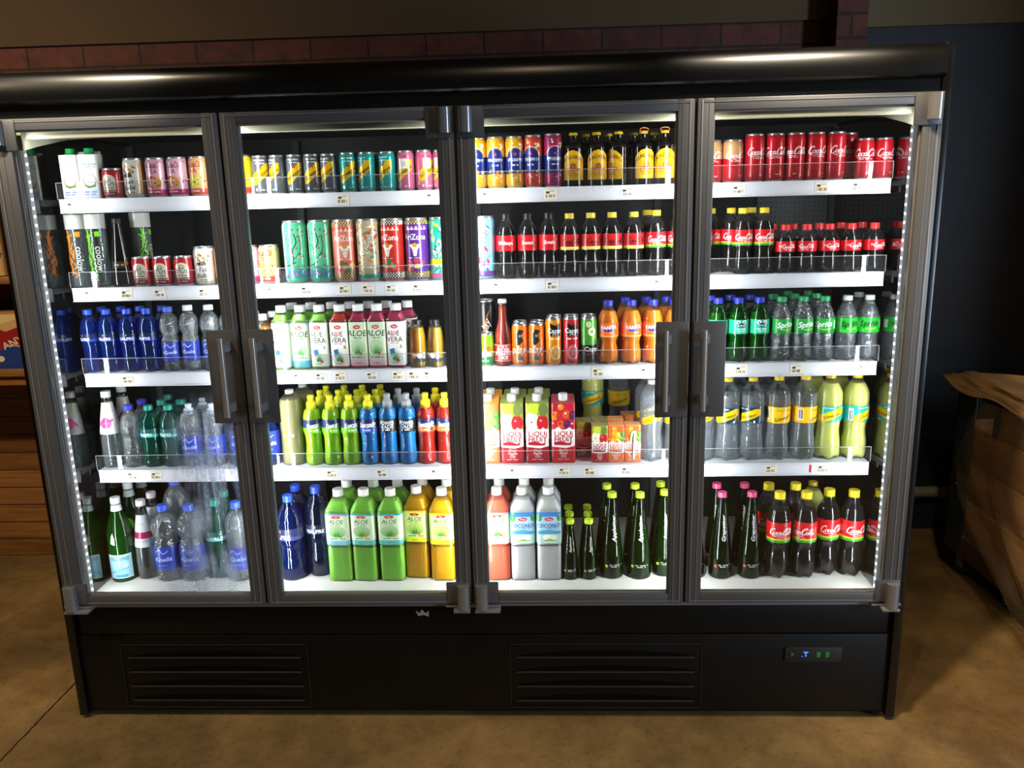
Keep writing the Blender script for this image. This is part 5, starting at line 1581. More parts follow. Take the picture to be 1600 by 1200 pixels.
ITEMS = {
 'top': [
  ('coconut_carton', -1.1538, 0.1838, -2, 0), ('coconut_carton', -1.099, 0.1838, 6, 0), ('coffee_can', -1.0411, 0.187, 0, 0),
  ('boba_can', -0.9743, 0.1875, -12, 0), ('bubble_tea_purple', -0.9068, 0.1875, 4, 0), ('bubble_tea_purple', -0.8433, 0.1875, -14, 0),
  ('bubble_tea_orange', -0.7784, 0.1875, -16, 0), ('bubble_tea_orange', -0.7162, 0.1875, 10, 0), ('bubble_tea_yellow', -0.6509, 0.1875, -22, 0),
  ('soda_can_grey', -0.5952, 0.1813, 16, 0), ('soda_can_grey', -0.545, 0.1813, -34, 0), ('soda_can_grey', -0.4938, 0.1813, 10, 0),
  ('soda_can_grey', -0.4431, 0.1813, 14, 0), ('soda_can_grey', -0.3933, 0.1813, -18, 0), ('soda_can_teal', -0.337, 0.1813, 12, 0),
  ('soda_can_teal', -0.2825, 0.1813, -26, 0), ('soda_can_teal', -0.2224, 0.1813, -22, 0), ('soda_can_pink', -0.1688, 0.1813, -6, 0),
  ('soda_can_pink', -0.1157, 0.1813, 34, 0), ('soda_can_pink', -0.0653, 0.1813, -10, 0), ('sparkling_can_yellow', 0.0387, 0.1834, -6, 0),
  ('sparkling_can_yellow', 0.0927, 0.1834, 0, 0), ('sparkling_can_yellow', 0.1477, 0.1834, 5, 0), ('sparkling_can_red', 0.2021, 0.1834, -20, 0),
  ('sparkling_can_magenta', 0.2574, 0.1834, 14, 0), ('ginger_bottle', 0.3164, 0.1865, -5, 0), ('ginger_bottle', 0.3826, 0.1865, 8, 0),
  ('ginger_bottle', 0.4449, 0.1865, -48, 0), ('ginger_bottle_ring', 0.5159, 0.1865, 14, 0), ('ginger_bottle_ring', 0.5761, 0.1865, 2, 0),
  ('vanilla_cola_can', 0.6358, 0.186, -40, 0), ('vanilla_cola_can', 0.7104, 0.186, -10, 0), ('vanilla_cola_can', 0.7696, 0.186, 14, 0),
  ('cola_can_tall', 0.8303, 0.1846, 14, 0), ('cola_can_tall', 0.8871, 0.1846, -14, 0), ('cola_can_tall', 0.9435, 0.1846, -30, 0),
  ('cola_can_tall', 0.9999, 0.1846, 14, 0), ('cola_can_tall', 1.0569, 0.1846, 24, 0), ('cola_can', 1.1377, 0.1832, -10, 0),
  ('cola_can', 1.1913, 0.1832, 16, 0), ('soda_can_teal', -0.2561, 0.2359, 0, 1), ('ginger_bottle', 0.3549, 0.2515, 30, 1),
  ('ginger_bottle', 0.4205, 0.2515, 30, 1), ('ginger_bottle', 0.4949, 0.2515, 30, 1), ('ginger_bottle', 0.5551, 0.2515, 30, 1),
  ('cola_can_tall', 1.1139, 0.2458, 0, 1),
 ],
 'second': [
  ('glass_water_orange', -1.1734, 0.1848, 5, 0), ('glass_water_green', -1.1131, 0.1848, 5, 0), ('dark_wine_bottle', -1.0504, 0.191, 15, 0),
  ('coffee_can', -0.9854, 0.187, 4, 0), ('coffee_can', -0.9225, 0.187, 6, 0), ('coffee_can', -0.8564, 0.187, 6, 0),
  ('boba_can', -0.7931, 0.1875, 5, 0), ('bubble_tea_purple', -0.7309, 0.1875, 8, 0), ('bubble_tea_purple', -0.6581, 0.1875, -20, 0),
  ('bubble_tea_orange', -0.5959, 0.1875, -10, 0), ('iced_tea_can_green', -0.5149, 0.1924, 8, 0), ('iced_tea_can_green', -0.4374, 0.1924, -10, 0),
  ('iced_tea_can_salmon', -0.3654, 0.1924, 12, 0), ('iced_tea_can_tan', -0.2934, 0.1924, 0, 0), ('iced_tea_can_red', -0.2214, 0.1924, -18, 0),
  ('iced_tea_can_purple', -0.1494, 0.1924, -2, 0), ('iced_tea_can_patterned', -0.0774, 0.1924, 4, 0), ('iced_tea_can_blue', 0.0492, 0.1924, -14, 0),
  ('named_cola_bottle', 0.1161, 0.1862, 0, 0), ('named_cola_bottle_b', 0.1806, 0.1862, 0, 0), ('named_cola_bottle_c', 0.242, 0.1862, 8, 0),
  ('zero_cola_bottle', 0.3033, 0.1862, 10, 0), ('zero_cola_bottle', 0.3654, 0.1862, 30, 0), ('zero_cola_bottle', 0.4274, 0.1862, 8, 0),
  ('zero_cola_bottle', 0.4911, 0.1862, 14, 0), ('light_cola_bottle', 0.5556, 0.1862, 0, 0), ('light_cola_bottle', 0.6181, 0.1862, -12, 0),
  ('light_cola_bottle', 0.6888, 0.1862, 10, 0), ('light_cola_bottle', 0.8056, 0.1862, 4, 0), ('light_cola_bottle', 0.8666, 0.1862, -3, 0),
  ('small_cola_bottle', 0.9284, 0.1858, 4, 0), ('small_cola_bottle', 0.9911, 0.1858, -22, 0), ('small_cola_bottle', 1.0555, 0.1858, 6, 0),
  ('small_cola_bottle', 1.1179, 0.1858, 10, 0), ('small_cola_bottle', 1.1838, 0.1858, 14, 0), ('glass_water_green', -1.0063, 0.2464, 60, 1),
  ('light_cola_bottle', 0.5372, 0.2506, 0, 1), ('light_cola_bottle', 0.6643, 0.2506, 0, 1), ('light_cola_bottle', 0.7268, 0.2506, 0, 1),
  ('light_cola_bottle', 0.7864, 0.2506, 0, 1), ('light_cola_bottle', 0.846, 0.2506, 0, 1), ('small_cola_bottle', 0.9093, 0.2494, 0, 1),
  ('small_cola_bottle', 0.9695, 0.2494, 0, 1), ('small_cola_bottle', 1.0465, 0.2494, 0, 1), ('small_cola_bottle', 1.1101, 0.2494, 0, 1),
  ('small_cola_bottle', 1.1718, 0.2494, 0, 1),
 ],
 'third': [
  ('still_water_blue', -1.1736, 0.1832, -24, 0), ('still_water_blue', -1.116, 0.1832, -8, 0), ('still_water_blue', -1.0517, 0.1832, 6, 0),
  ('still_water_blue', -0.9902, 0.1832, -14, 0), ('round_shoulder_water_blue_cap', -0.924, 0.1842, 10, 0), ('round_shoulder_water_white_cap', -0.8615, 0.1842, -6, 0),
  ('round_shoulder_water_white_cap', -0.7974, 0.1842, 4, 0), ('round_shoulder_water_white_cap', -0.7374, 0.1842, 0, 0), ('amber_bottle', -0.6326, 0.1835, 10, 0),
  ('aloe_bottle_green', -0.5718, 0.1828, -6, 0), ('aloe_bottle_sage', -0.5142, 0.1828, -3, 0), ('aloe_bottle_green', -0.4558, 0.1828, -6, 0),
  ('aloe_bottle_red', -0.3938, 0.1828, -6, 0), ('aloe_bottle_pomegranate', -0.337, 0.1828, -3, 0), ('aloe_bottle_pomegranate', -0.2802, 0.1828, -3, 0),
  ('aloe_bottle_pink', -0.2222, 0.1828, -6, 0), ('juice_bottle_orange', -0.1602, 0.1808, 10, 0), ('juice_bottle_pale', -0.1054, 0.1808, -24, 0),
  ('juice_bottle_berry', -0.0526, 0.1808, 0, 0), ('lime_can', -0.0011, 0.1795, 10, 0), ('lime_can', 0.0491, 0.1795, -10, 0),
  ('tomato_juice_bottle', 0.1003, 0.1805, 0, 0), ('energy_can_orange', 0.1514, 0.1794, -4, 0), ('energy_can_orange', 0.2014, 0.1794, -6, 0),
  ('juice_can_orange', 0.2526, 0.1806, 12, 0), ('juice_can_red', 0.305, 0.1806, 10, 0), ('juice_can_green', 0.3574, 0.1806, 18, 0),
  ('orange_soda_bottle', 0.4167, 0.1853, 0, 0), ('orange_soda_bottle', 0.4858, 0.1853, 10, 0), ('orange_soda_bottle', 0.5499, 0.1853, -3, 0),
  ('orange_soda_bottle', 0.614, 0.1853, 0, 0), ('orange_soda_bottle', 0.6818, 0.1853, 0, 0), ('green_soda_bottle', 0.7429, 0.1846, -16, 0),
  ('green_soda_bottle', 0.8033, 0.1846, 6, 0), ('green_soda_bottle', 0.8647, 0.1846, 4, 0), ('lemon_lime_soda_bottle', 0.9291, 0.1852, 14, 0),
  ('lemon_lime_soda_bottle', 0.9923, 0.1852, 10, 0), ('lemon_lime_soda_bottle', 1.0553, 0.1852, -20, 0), ('sugar_free_lemon_lime_bottle', 1.1212, 0.1865, 2, 0),
  ('sugar_free_lemon_lime_bottle', 1.1854, 0.1865, -16, 0), ('still_water_blue', -1.1642, 0.2456, 0, 1), ('still_water_blue', -1.1025, 0.2456, 0, 1),
  ('still_water_blue', -1.0409, 0.2456, 0, 1), ('still_water_blue', -0.9713, 0.2456, 0, 1), ('amber_bottle', -0.6793, 0.2465, 0, 1),
  ('amber_bottle', -0.6211, 0.2465, 0, 1), ('aloe_bottle_green', -0.5585, 0.2444, 0, 1), ('aloe_bottle_green', -0.4981, 0.2444, 0, 1),
  ('aloe_bottle_sage', -0.4331, 0.2444, 0, 1), ('aloe_bottle_red', -0.3763, 0.2444, 0, 1), ('aloe_bottle_pomegranate', -0.318, 0.2444, 0, 1),
  ('aloe_bottle_pomegranate', -0.2612, 0.2444, 0, 1), ('aloe_bottle_pink', -0.1978, 0.2444, 0, 1), ('energy_can_black', 0.0412, 0.257, 5, 1),
  ('energy_can_orange', 0.1496, 0.2342, 0, 1), ('energy_can_orange', 0.2028, 0.2342, 0, 1), ('juice_can_orange', 0.2553, 0.2378, 0, 1),
  ('juice_can_red', 0.3077, 0.2378, 0, 1), ('juice_can_green', 0.3601, 0.2378, 0, 1), ('orange_soda_bottle', 0.4744, 0.2519, 0, 1),
  ('orange_soda_bottle', 0.5371, 0.2519, 0, 1), ('orange_soda_bottle', 0.5989, 0.2519, 0, 1), ('green_soda_bottle', 0.732, 0.2498, 0, 1),
  ('green_soda_bottle', 0.7924, 0.2498, 0, 1), ('green_soda_bottle', 0.8528, 0.2498, 0, 1), ('lemon_lime_soda_bottle', 0.922, 0.2516, 0, 1),
  ('lemon_lime_soda_bottle', 0.9854, 0.2516, 0, 1), ('lemon_lime_soda_bottle', 1.0505, 0.2516, 0, 1), ('sugar_free_lemon_lime_bottle', 1.1799, 0.2555, 0, 1),
  ('lemon_lime_soda_bottle', 0.9835, 0.318, 0, 2), ('lemon_lime_soda_bottle', 1.0465, 0.318, 0, 2),
 ],
 'fourth': [
  ('pink_swirl_glass_bottle', -1.158, 0.1915, 5, 0), ('ribbed_water_bottle', -1.0901, 0.1895, 0, 0), ('still_water_teal', -1.0262, 0.1892, -10, 0),
  ('still_water_teal', -0.9626, 0.1892, -14, 0), ('frosty_water', -0.8977, 0.1905, 0, 0), ('frosty_water', -0.8237, 0.1905, 0, 0),
  ('large_blue_label_water', -0.7412, 0.1945, 10, 0), ('large_blue_label_water', -0.6497, 0.1945, 10, 0), ('unlabelled_cloudy_bottle', -0.5735, 0.1965, 0, 0),
  ('sports_drink_green', -0.5053, 0.1871, 30, 0), ('sports_drink_green', -0.4459, 0.1871, 34, 0), ('sports_drink_green', -0.3865, 0.1871, 30, 0),
  ('sports_drink_blue', -0.3271, 0.1871, 0, 0), ('sports_drink_grey_cap', -0.2662, 0.1871, 0, 0), ('sports_drink_grey_cap', -0.2068, 0.1871, 4, 0),
  ('sports_drink_red', -0.1474, 0.1871, 6, 0), ('sports_drink_red', -0.088, 0.1871, 14, 0), ('fruit_carton_orange', 0.0469, 0.1935, 0, 0),
  ('fruit_carton_apple', 0.1211, 0.1935, 0, 0), ('fruit_carton_apple', 0.1991, 0.1935, 0, 0), ('fruit_carton_berry', 0.2789, 0.1935, 0, 0),
  ('small_carton_apple', 0.3902, 0.1826, 0, 0), ('small_carton_orange', 0.4406, 0.1826, 0, 0), ('small_carton_straw', 0.491, 0.1826, 0, 0),
  ('soda_bottle_clear_sash', 0.5522, 0.1946, 0, 0), ('soda_bottle_clear_sash', 0.6266, 0.1946, -16, 0), ('soda_bottle_clear_sash', 0.7077, 0.1946, 8, 0),
  ('soda_bottle_dark_label', 0.7839, 0.1946, -12, 0), ('soda_bottle_dark_label', 0.8583, 0.1946, -34, 0), ('soda_bottle_yellow_label', 0.936, 0.1946, 16, 0),
  ('soda_bottle_yellow_label', 1.0157, 0.1946, 50, 0), ('soda_bottle_lemon', 1.0915, 0.1958, -4, 0), ('soda_bottle_lemon', 1.1708, 0.1958, 36, 0),
  ('pink_swirl_glass_bottle', -1.1462, 0.2645, 20, 1), ('ribbed_water_bottle', -1.0802, 0.2585, 0, 1), ('still_water_teal', -1.0163, 0.2576, 0, 1),
  ('still_water_teal', -0.9527, 0.2576, 0, 1), ('frosty_water', -0.8835, 0.2615, 0, 1), ('frosty_water', -0.812, 0.2615, 0, 1),
  ('unlabelled_cloudy_bottle', -0.5564, 0.2795, 0, 1), ('sports_drink_green', -0.4936, 0.2513, 0, 1), ('sports_drink_green', -0.4342, 0.2513, 0, 1),
  ('sports_drink_green', -0.3748, 0.2513, 0, 1), ('sports_drink_blue', -0.3154, 0.2513, 0, 1), ('sports_drink_grey_cap', -0.243, 0.2513, 0, 1),
  ('sports_drink_grey_cap', -0.1836, 0.2513, 0, 1), ('sports_drink_red', -0.1242, 0.2513, 0, 1), ('sports_drink_red', -0.0648, 0.2513, 0, 1),
  ('fruit_carton_orange', 0.0511, 0.2705, 0, 1), ('fruit_carton_apple', 0.1288, 0.2705, 0, 1), ('fruit_carton_apple', 0.2044, 0.2705, 0, 1),
  ('small_carton_apple', 0.3428, 0.2378, 0, 1), ('soda_bottle_clear_sash', 0.5448, 0.2738, 0, 1), ('soda_bottle_dark_label', 0.761, 0.2738, 0, 1),
  ('soda_bottle_dark_label', 0.8367, 0.2738, 0, 1), ('soda_bottle_yellow_label', 0.9161, 0.2738, 0, 1), ('soda_bottle_yellow_label', 0.9937, 0.2738, 0, 1),
  ('soda_bottle_lemon', 1.0692, 0.2774, 0, 1), ('soda_bottle_lemon', 1.1464, 0.2774, 0, 1), ('small_carton_apple', 0.3933, 0.2488, 0, 1),
  ('small_carton_orange', 0.4437, 0.2488, 0, 1), ('small_carton_orange', 0.4923, 0.3077, 0, 1), ('still_water_teal', -1.0254, 0.326, 0, 2),
  ('sports_drink_green', -0.4908, 0.3155, 0, 2), ('sports_drink_green', -0.4314, 0.3155, 0, 2), ('sports_drink_green', -0.372, 0.3155, 0, 2),
  ('sports_drink_green', -0.3126, 0.3155, 0, 2), ('soda_bottle_lemon', 0.3854, 0.4406, 0, 3), ('soda_bottle_yellow_label', 0.4726, 0.4322, 0, 3),
 ],
 'bottom': [
  ('green_mineral_water_bottle', -1.1685, 0.178, 10, 0), ('magenta_band_glass_bottle', -1.0942, 0.1925, 10, 0), ('round_shoulder_water_large', -1.0175, 0.18, 0, 0),
  ('round_shoulder_water_large', -0.9323, 0.18, 0, 0), ('teal_water_large', -0.8515, 0.1975, 30, 0), ('slim_water_large', -0.7758, 0.176, 0, 0),
  ('blue_water_large', -0.6054, 0.183, -26, 0), ('dark_blue_water_large', -0.5214, 0.21, 0, 0), ('large_aloe_green_blue', -0.4393, 0.1772, -4, 0),
  ('large_aloe_green_orange', -0.358, 0.1772, -6, 0), ('large_aloe_green_orange', -0.2727, 0.1772, 0, 0), ('large_aloe_yellow', -0.1927, 0.1972, -4, 0),
  ('large_aloe_yellow', -0.109, 0.1772, 0, 0), ('large_aloe_orange', -0.0264, 0.1772, 0, 0), ('large_aloe_salmon', 0.0669, 0.1772, 2, 0),
  ('large_coconut_bottle', 0.1465, 0.1772, 2, 0), ('large_coconut_bottle', 0.2291, 0.1772, 2, 0), ('apple_drink_small', 0.2967, 0.1645, 0, 0),
  ('apple_drink_small', 0.3557, 0.1645, 12, 0), ('apple_drink_large', 0.43, 0.1805, 10, 0), ('apple_drink_large', 0.5168, 0.1755, 0, 0),
  ('apple_drink_large', 0.5965, 0.1955, 4, 0), ('grape_drink_large', 0.6862, 0.1745, 8, 0), ('grape_drink_large', 0.7727, 0.1745, 6, 0),
  ('grape_drink_large', 0.8648, 0.1745, 4, 0), ('large_cola_bottle', 0.9506, 0.174, 4, 0), ('large_cola_bottle', 1.0323, 0.174, -34, 0),
  ('large_cola_bottle', 1.109, 0.194, 12, 0), ('large_cola_bottle', 1.1815, 0.184, 18, 0), ('green_mineral_water_bottle_b', -1.1685, 0.264, 10, 1),
  ('magenta_band_glass_bottle', -1.0928, 0.2627, 10, 1), ('tall_round_shoulder_water', -1.0145, 0.2745, 0, 1), ('teal_water_large', -0.8537, 0.2777, 0, 1),
  ('blue_water_large', -0.6096, 0.279, 0, 1), ('large_aloe_green_blue', -0.4321, 0.2616, 0, 1), ('large_aloe_green_orange', -0.3435, 0.2616, 0, 1),
  ('large_aloe_green_orange', -0.2639, 0.2616, 0, 1), ('large_aloe_yellow', -0.1843, 0.2764, 0, 1), ('large_aloe_yellow', -0.1021, 0.2616, 0, 1),
  ('large_aloe_salmon', 0.07, 0.2616, 0, 1), ('large_coconut_bottle', 0.1513, 0.2616, 0, 1), ('large_coconut_bottle', 0.2309, 0.2616, 0, 1),
  ('apple_drink_small', 0.2963, 0.2235, 0, 1), ('apple_drink_small', 0.3562, 0.2235, 12, 1), ('apple_drink_large', 0.4193, 0.2565, -12, 1),
  ('apple_drink_large', 0.5102, 0.2565, -14, 1), ('apple_drink_large', 0.5946, 0.2717, 0, 1), ('grape_drink_large', 0.7725, 0.2535, -10, 1),
  ('grape_drink_large', 0.8602, 0.2535, -12, 1), ('large_cola_bottle', 0.9372, 0.252, 0, 1), ('large_cola_bottle', 1.0223, 0.252, 0, 1),
  ('soda_bottle_lemon', 1.0956, 0.3074, 0, 1), ('green_mineral_water_bottle_b', -1.1685, 0.35, 10, 2), ('apple_drink_small', 0.295, 0.2825, 0, 2),
  ('apple_drink_small', 0.3562, 0.2825, 12, 2),
 ],
}
TAGS = {'top': [-1.146, -0.349, -0.091, 0.069, 0.249, 0.466, 0.778, 1.009, 1.11], 'second': [-1.132, -1.019, -0.919, -0.783, -0.578, -0.476, -0.362, -0.293, -0.222, -0.143, 0.093, 0.251, 0.561], 'third': [-1.052, -0.583, -0.522, -0.453, -0.394, -0.298, -0.218, -0.17, -0.123, -0.057, 0.383, 0.526, 0.805, 0.968, 1.161], 'fourth': [-1.077, -1.001, -0.72, -0.566, -0.443, -0.286, -0.116, 0.043, 0.127, 0.279, 0.357, 0.471, 0.687, 0.908, 1.063], 'bottom': [-1.209, -1.134, -0.501, -0.459, -0.345, -0.168, 0.068, 0.171, 0.334, 0.798, 1.136]}

# price tickets
R0 = random.Random(11)
for key, xs in TAGS.items():
    z = {'top': 1.621, 'second': 1.362, 'third': 1.10, 'fourth': .79, 'bottom': .405}[key]
    for i, x in enumerate(xs):
        a = MB()
        bg = ['efe8d2', 'f1e6d0', 'ece8dc'][i % 3]
        w, h = .0185, .0135
        if key == 'bottom':
            a.box(-w, w, -.0006, 0, -.009, .009, 'eceaf0'); z0 = .392; y = .0496
            for q in range(9): a.box(-.014+q*.003, -.0125+q*.003, -.0009, -.0005, -.001, .003, '9a8c86')
            par = fr
        else:
            a.box(-w, w, -.0006, 0, -h, h, bg); z0 = z-.0195; y = .1366
            a.box(-.013, -.003, -.0009, -.0005, .002, .008, '4a4038')
            a.box(-.002, .012, -.0009, -.0005, .008, .0095, '8a7c6c')
            for q in range(10):
                if (q*3+i) % 5: a.box(-.014+q*.0028, -.0125+q*.0028, -.0009, -.0005, -.009, -.001, ['5a5048', 'b07850'][(i+q) % 7 == 0])
            par = SHELF[key]
        t = a.obj('price_ticket', M['label'], par, smooth=False)
        t.location = (x, y, z0)
        t.rotation_euler = (0, R0.uniform(-.05, .05), 0)
SHELF_Z = {'top': 1.621, 'second': 1.362, 'third': 1.10, 'fourth': .79, 'bottom': .405}
x = MB().box(-.003, .003, -.0006, 0, -.012, .012, 'd8303c').obj('price_ticket', M['label'], SHELF['fourth'], smooth=False); x.location = (1.026, .1366, .771)

